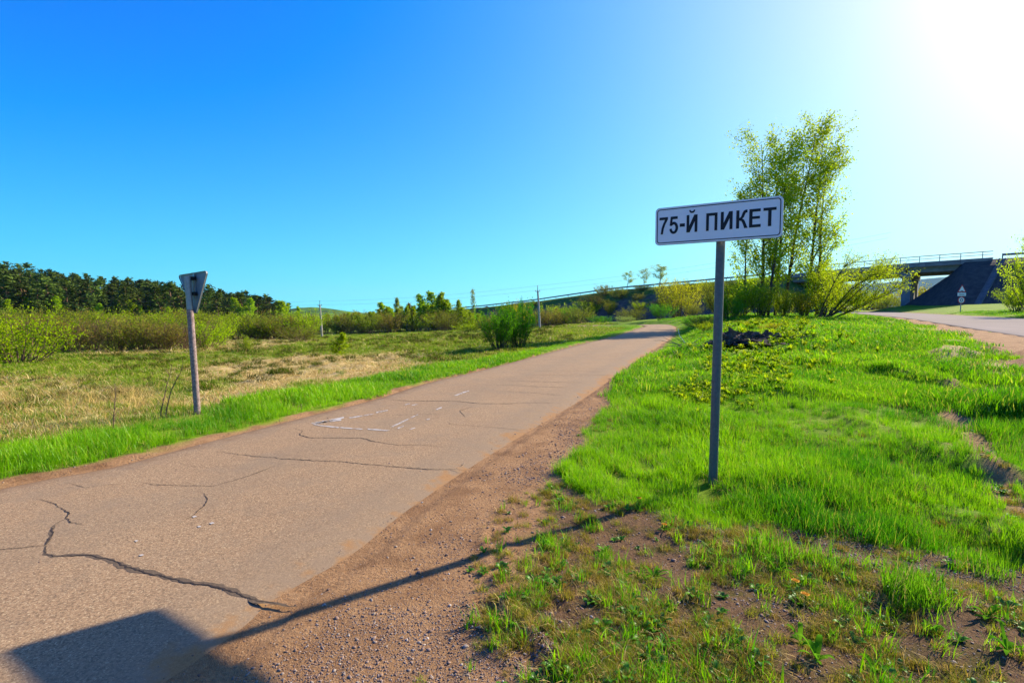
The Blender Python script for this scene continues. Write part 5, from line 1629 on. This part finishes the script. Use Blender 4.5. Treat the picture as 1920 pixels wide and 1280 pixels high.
var = r_.choice(10, n, p=[.17, .17, .17, .06, .05, .03, .03, .02, .15, .15])
s = r_.uniform(.55, 1.35, n)
scatter('sparse_weeds', 'sparse mossy tufts, weeds and dry litter on the stony soil', P, ground_fast(P) - .002, jitter_rot(r_, n), np.stack([s, s, s], 1), r_.random(n), var, SM + SG + SW_ + SD)
print('sparse', n)

# yellow green herbs on the lawn around the pit
YH = [broad_leaf_mesh('herb', 500 + k, 14, .075, .026, MG['yellow'], 1.2, .05) for k in range(3)]
P = []
r_ = np.random.default_rng(6)
for (px, py, sx_, sy_, c_) in [(1400, 700, 50, 26, 210), (1330, 745, 50, 15, 130), (1450, 625, 50, 18, 160), (1310, 752, 30, 12, 60), (1390, 610, 60, 8, 90), (1500, 660, 60, 20, 70), (1350, 600, 60, 8, 60)]:
    for _ in range(c_):
        h_ = (px + r_.normal() * sx_, min(1200, max(594, py + r_.normal() * sy_)))
        P.append(h_)
P = np.array([hit(a, b, 60) for a, b in P]); P = P[np.hypot(P[:, 0], P[:, 1]) < 40]; P = P[sdf(P, ROAD_POLY) > .5]; n = len(P)
s = r_.uniform(.6, 1.5, n) * np.clip(np.hypot(P[:, 0], P[:, 1]) / 10, .8, 2.0)
scatter('yellow_herbs', 'yellow green leafy herbs growing in the lawn around the dark pit', P, ground_fast(P), jitter_rot(r_, n, .2), np.stack([s, s, s], 1), r_.random(n), r_.integers(0, 3, n), YH)

# gravel
def stone_mesh(name, seed, mat):
    r = np.random.default_rng(seed)
    t = (1 + 5 ** .5) / 2
    V = np.array([(-1, t, 0), (1, t, 0), (-1, -t, 0), (1, -t, 0), (0, -1, t), (0, 1, t), (0, -1, -t), (0, 1, -t), (t, 0, -1), (t, 0, 1), (-t, 0, -1), (-t, 0, 1)], float)
    V /= np.linalg.norm(V[0]); V *= r.uniform(.7, 1.15, (12, 1)); V *= np.array([1, r.uniform(.65, .95), r.uniform(.45, .75)])
    F = [(0, 11, 5), (0, 5, 1), (0, 1, 7), (0, 7, 10), (0, 10, 11), (1, 5, 9), (5, 11, 4), (11, 10, 2), (10, 7, 6), (7, 1, 8), (3, 9, 4), (3, 4, 2), (3, 2, 6), (3, 6, 8), (3, 8, 9), (4, 9, 5), (2, 4, 11), (6, 2, 10), (8, 6, 7), (9, 8, 1)]
    return mesh_np(name, V, np.array(F), None, mat)
m, nt, out = new_mat('mixed_gravel')
at = N(nt, 'ShaderNodeAttribute', attribute_name='tone', attribute_type='INSTANCER')
cr = N(nt, 'ShaderNodeValToRGB'); nt.links.new(at.outputs['Fac'], cr.inputs[0])
e = cr.color_ramp.elements; e[0].position = 0; e[0].color = (.12, .07, .045, 1); e[1].position = 1; e[1].color = (.42, .36, .29, 1)
for p_, c_ in ((.25, (.18, .11, .07, 1)), (.5, (.24, .155, .105, 1)), (.7, (.27, .19, .14, 1)), (.86, (.20, .16, .12, 1)), (.95, (.28, .225, .17, 1))):
    q = e.new(p_); q.color = c_
principled(nt, out, cr.outputs[0], .85, 0, .25)
M_stone = m
ST = [stone_mesh('stone', 520 + k, M_stone) for k in range(6)]
P, rr, r_ = polar_points(330000, 1.7, 16, 1.9, -.9, 1.0, 7)
k_ = masks(P)
dens = np.where(k_['sr'] > .0, np.maximum(k_['dirt'], k_['sparse']) * (.28 + .9 * sstep(.42, .6, fbm(P[:, 0] * 1.1, P[:, 1] * 1.1, 3, 121))) * sstep(.0, .5, k_['sr'] + .1), .0)
dens = np.where((k_['sr'] < .0) & (k_['sr'] > -.35), .05 * sstep(-.35, 0, k_['sr']), dens)
dens = np.maximum(dens, np.maximum(k_['track'], k_['rsh']) * .3)
dens = np.where(k_['sr'] <= -.3, .0006, dens)
left = P[:, 0] < np.interp(P[:, 1], ROAD_C[20:260, 1], ROAD_C[20:260, 0])
dens = np.where(left & (k_['sr'] > -.05), dens * .3, dens)
keep = r_.random(len(P)) < dens * .8
P, rr = P[keep], rr[keep]; k_sr = k_['sr'][keep]; n = len(P)
s = np.exp(r_.normal(-5.75, .48, n)) * np.clip((rr / 2.2) ** .55, .9, 2.6)
s = np.where(r_.random(n) < .012, s * 2.1, s); s = np.minimum(s, .022)
Zs = np.where(k_sr < 0, road_z(P[:, 1]) + .004, ground_fast(P)) + s * .1
scatter('gravel', 'loose brown gravel and small stones on the soil beside the road', P, Zs, np.stack([r_.uniform(-.3, .3, n), r_.uniform(-.3, .3, n), r_.uniform(0, 6.28, n)], 1), np.stack([s, s, s * .75], 1), r_.random(n), r_.integers(0, 6, n), ST)
print('gravel', n)

# ------------------------------------------------------------------ uprooted root mass by the pit
M_root = simple_mat('dark_rotten_wood', (.15, .095, .06), .95, 0, .6, 9, .02)
M_earth = simple_mat('black_earth', (.035, .026, .02), 1, 0, .4, 8, .03)
cx0, cy0 = hit(1408, 652)
rt = thing('root_mass', 'dark torn root mass around a black hollow in the lawn right of the sign post', 'stump', (cx0, cy0, gz(cx0, cy0)))
r = np.random.default_rng(77)
def lump(rad, squash, seed, nu=18, nv=9):
    V = []; F = []
    for j in range(nv + 1):
        ph = math.pi * .5 * j / nv
        for i in range(nu):
            a = 2 * math.pi * i / nu
            k = 1 + .75 * (float(fbm(np.array([math.cos(a) * 3.1 + seed]), np.array([math.sin(a) * 3.1 + j * .8]), 4, seed)[0]) - .5) * 2
            V.append((rad * k * math.cos(a) * math.cos(ph), rad * .6 * k * math.sin(a) * math.cos(ph), squash * k * math.sin(ph)))
    for j in range(nv):
        for i in range(nu): F.append((j * nu + i, j * nu + (i + 1) % nu, (j + 1) * nu + (i + 1) % nu, (j + 1) * nu + i))
    return V, F
for k, (dx, dy, ra, hh) in enumerate([(-.55, .25, .42, .34), (.05, .35, .48, .30), (.62, .25, .42, .32), (1.0, .15, .3, .22), (-.95, .1, .3, .14)]):
    V, F = lump(ra, hh, 5 + k); mb = MB(); mb.add(V, F); o = mb.build('root_clod', M_root, rt, False, (dx, dy, .0))
V, F = lump(.75, .16, 31); mb = MB(); mb.add(V, F); mb.build('hollow_floor', M_earth, rt, False, (.1, -.12, .0))
for k in range(34):
    a = r.uniform(0, 6.28); x0 = r.uniform(-.9, 1.0)
    d = (r.normal() * .8, r.normal() * .4, r.uniform(.3, 1.1)); L = r.uniform(.15, .42)
    pts, rad, _ = limb((x0, r.uniform(.0, .4), .08), np.array(d) / np.linalg.norm(d), L, r.uniform(.012, .035), .004, -.3, 4, r)
    mb = MB(); mb.tube([tuple(p) for p in pts], rad, 5); mb.build('root', M_root, rt)
def twig_pile(label, px, py, w, n, col):
    x, y = hit(px, py); z = float(ground_fast(np.array([[x, y]]))[0])
    t = thing('twig_pile', label, 'twigs', (x, y, z))
    for k in range(n):
        q = r.uniform(-w, w); a = r.normal() * .5 + (0 if k % 2 else 3.14)
        pts, rad, _ = limb((q, r.normal() * .15, .04 + r.random() * .12), (math.cos(a), math.sin(a) * .5, r.uniform(-.05, .35)), r.uniform(.3, .9), .012, .003, 0, 4, r)
        mb = MB(); mb.tube([tuple(p) for p in pts], rad, 4); mb.build('twig', col, t)
M_drytwig = simple_mat('grey_dry_twigs', (.26, .19, .13), .95, 0, .4, 5)
twig_pile('heap of dry grey twigs on the lawn left of the sign post', 1302, 658, .55, 22, M_drytwig)
twig_pile('pale dry branches lying on the bank above the root mass', 1380, 618, .9, 20, M_drytwig)
twig_pile('dark twigs beside the right end of the root mass', 1490, 648, .4, 12, M_root)
# a bent pale stick at the verge
x, y = hit(1288, 648); z = float(ground_fast(np.array([[x, y]]))[0])
mb = MB(); mb.tube([(0, 0, 0), (-.12, 0, .18), (-.28, 0, .38), (-.33, 0, .62)], [.014, .012, .010, .008], 5)
o = mb.build('stick', M_white, None, True, (x, y, z)); tag(o, 'thin pale bent stick standing at the right verge near the bend', 'stick')
# thin bare stems by the reeds
for (px, py, top, lab) in [(301, 782, 684, 'thin bare brown stem left of the give way sign, the leaning one'), (311, 784, 676, 'thin bare brown stem nearest the give way sign'), (212, 804, 725, 'thin bare stem rising from the dry reeds, farther left')]:
    x, y = hit(px, py); z = float(ground_fast(np.array([[x, y]]))[0]); h = zrow(top, y) - z
    t = thing('bare_sapling', lab, 'sapling', (x, y, z))
    pts, rad, _ = limb((0, 0, -.02), (.03, 0, 1), h, .009, .003, 0, 6, r)
    mb = MB(); mb.tube([tuple(p) for p in pts], rad, 5); mb.build('stem', M_twig, t)
    for k in range(9):
        i = int(r.integers(2, 7)); a = r.uniform(0, 6.28)
        bp, br_, _ = limb(pts[min(i, 6)], (math.cos(a), math.sin(a), 1.6), h * r.uniform(.08, .2), .004, .002, 0, 2, r)
        mb = MB(); mb.tube([tuple(p) for p in bp], br_, 3); mb.build('twig', M_twig, t)

# ------------------------------------------------------------------ single plants in the foreground
M_petal = simple_mat('yellow_petals', (.80, .42, .01), .7, 0, .2, 60)
def own_mat(src):
    """same look on a plant that is an object of its own"""
    return src
def solo_mat(name, ca, cb, dry):
    m, nt, out = new_mat(name)
    bl = N(nt, 'ShaderNodeAttribute', attribute_name='tint')
    c = mixc(nt, ramp(nt, bl.outputs['Fac'], 0, .85), ca, cb); c = mixc(nt, ramp(nt, bl.outputs['Fac'], .86, .93), c, dry)
    d = N(nt, 'ShaderNodeBsdfDiffuse'); t = N(nt, 'ShaderNodeBsdfTranslucent'); mx = N(nt, 'ShaderNodeMixShader'); mx.inputs[0].default_value = .48
    nt.links.new(c, d.inputs[0]); nt.links.new(c, t.inputs[0]); nt.links.new(d.outputs[0], mx.inputs[1]); nt.links.new(t.outputs[0], mx.inputs[2])
    nt.links.new(mx.outputs[0], out.inputs[0]); return m
M_solo = solo_mat('fresh_tuft_blades', (.10, .30, .006), (.20, .42, .010), (.36, .32, .08))
M_solo2 = solo_mat('fresh_weed_leaves', (.07, .24, .008), (.17, .38, .015), (.32, .36, .04))
def gsp(px, py):
    x, y = gpt(px, py, .02); return x, y, float(ground_fast(np.array([[x, y]]))[0])
def own_tuft(px, py, label, n, h, spread, w, lean, seed):
    x, y, z = gsp(px, py)
    o = link('grass_tuft', tuft_mesh('grass_tuft', seed, n, h, spread, w, lean, M_solo, 4), None, (x, y, z))
    tag(o, label, 'grass tuft')
own_tuft(1133, 1042, 'round bright grass tuft standing alone on the stony soil', 170, .085, .055, .0035, .8, 601)
own_tuft(1440, 1046, 'tall bright grass tuft behind the broad leaved weed', 190, .20, .15, .0055, .45, 602)
own_tuft(1540, 1060, 'thin upright grass tuft right of the broad leaved weed', 130, .17, .15, .005, .5, 603)
own_tuft(1715, 1140, 'largest bright grass tuft near the right edge of the foreground', 330, .22, .14, .0055, .6, 604)
own_tuft(1580, 1158, 'low splayed grass tuft in front of the two dandelions', 90, .12, .09, .005, .9, 605)
own_tuft(1105, 985, 'small dark tuft crossed by the post shadow', 80, .055, .04, .003, .7, 606)
own_tuft(1850, 1085, 'bright grass tuft at the right edge above the largest tuft', 150, .14, .13, .0045, .6, 607)
def own_weed(px, py, label, n, L, W, up, seed, mat=M_solo2):
    x, y, z = gsp(px, py)
    o = thing('weed', label, 'weed', (x, y, z))
    r_ = np.random.default_rng(seed)
    for k in range(n):
        me = broad_leaf_mesh('leaf', seed * 50 + k, 1, L * r_.uniform(.5, 1.1), W * r_.uniform(.5, .9), mat, min(up, .75) * r_.uniform(.3, 1.5))
        link('leaf', me, o, (0, 0, 0), (0, 0, 2.4 * k + r_.normal() * .3))
own_weed(1455, 1075, 'broad leaved dark green weed left of the two dandelions', 13, .13, .036, .6, 11)
own_weed(1225, 1078, 'spreading weed with many narrow leaves right of the round tuft', 22, .11, .020, .45, 12)
own_weed(1170, 1080, 'low narrow leaved weed just right of the round tuft', 9, .07, .016, .4, 13)
own_weed(1530, 1258, 'weed with upright yellow green leaves at the bottom edge', 12, .10, .03, 1.3, 14)
own_weed(1640, 1275, 'broad leaved weed at the bottom edge, right of centre', 10, .10, .034, .8, 15)
own_weed(1885, 1255, 'bright weed in the bottom right corner', 12, .10, .032, .8, 16)
own_weed(1850, 1190, 'leafy weed at the right edge of the foreground', 12, .10, .030, .7, 17)
own_weed(1500, 1215, 'small weed with round leaves near the bottom edge', 8, .06, .026, .9, 18)
own_weed(1275, 1235, 'small weed on the gravel near the bottom edge', 9, .055, .018, .8, 19)
own_weed(1150, 1212, 'tiny weed with pale leaves on the gravel', 8, .05, .014, .9, 20)
own_weed(1350, 955, 'leafy weed at the ragged front edge of the lawn', 14, .09, .03, .9, 21)
own_weed(1385, 1030, 'weed left of the tall bright tuft', 9, .07, .02, .9, 22)
own_weed(1745, 1205, 'dark leafy weed in front of the largest grass tuft', 11, .08, .03, .7, 23)
def dandelion(px, py, hgt, label, seed):
    x, y, z = gsp(px, py); r_ = np.random.default_rng(seed)
    o = thing('dandelion', label, 'flower', (x, y, z))
    mb = MB(); mb.tube([(0, 0, 0), (.004, 0, hgt * .6), (.002, 0, hgt)], .0022, 5); mb.build('stem', M_solo2, o)
    V = []; F = []
    for ringk, (rad, up, n) in enumerate([(.019, .004, 16), (.014, .008, 13), (.008, .011, 9)]):
        for k in range(n):
            a = 6.283 * k / n + ringk * .2; b = len(V); w = .2
            V += [(.002 * math.cos(a), .002 * math.sin(a), 0), (rad * math.cos(a - w), rad * math.sin(a - w), up), (rad * 1.1 * math.cos(a), rad * 1.1 * math.sin(a), up * .8), (rad * math.cos(a + w), rad * math.sin(a + w), up)]
            F.append((b, b + 1, b + 2, b + 3))
    mb = MB(); mb.add(V, F); mb.build('flower_head', M_petal, o, False, (.002, 0, hgt))
    for k in range(7):
        me = broad_leaf_mesh('leaf', seed * 31 + k, 1, .075 * r_.uniform(.7, 1.1), .016, M_solo2, .4)
        link('leaf', me, o, (0, 0, 0), (0, 0, 2.4 * k))
dandelion(1197, 948, .10, 'yellow dandelion at the front edge of the lawn left of the post', 1)
dandelion(1490, 1112, .06, 'upper left one of the two yellow dandelions in the foreground', 2)
dandelion(1508, 1145, .065, 'lower right one of the two yellow dandelions in the foreground', 3)
dandelion(1245, 985, .045, 'small orange yellow dandelion below the front edge of the lawn', 4)

# ------------------------------------------------------------------ thin blue air
hm = bpy.data.materials.new('thin_haze'); hm.use_nodes = True
hn = hm.node_tree; hn.nodes.clear()
ho = hn.nodes.new('ShaderNodeOutputMaterial'); pv = hn.nodes.new('ShaderNodeVolumePrincipled')
pv.inputs['Color'].default_value = (.35, .62, 1.0, 1); pv.inputs['Density'].default_value = HAZE_DENSITY; pv.inputs['Anisotropy'].default_value = .2
hn.links.new(pv.outputs[0], ho.inputs['Volume'])
zl = float(min(GZ.min(), -41)) - 1.0
mb = MB(); mb.box((0, 0, (zl + 390) / 2), (19600, 19600, 390 - zl)); hz_ = mb.build('haze', hm); tag(hz_, 'thin bluish air between the meadow and the far mountains', None, None, 'stuff')
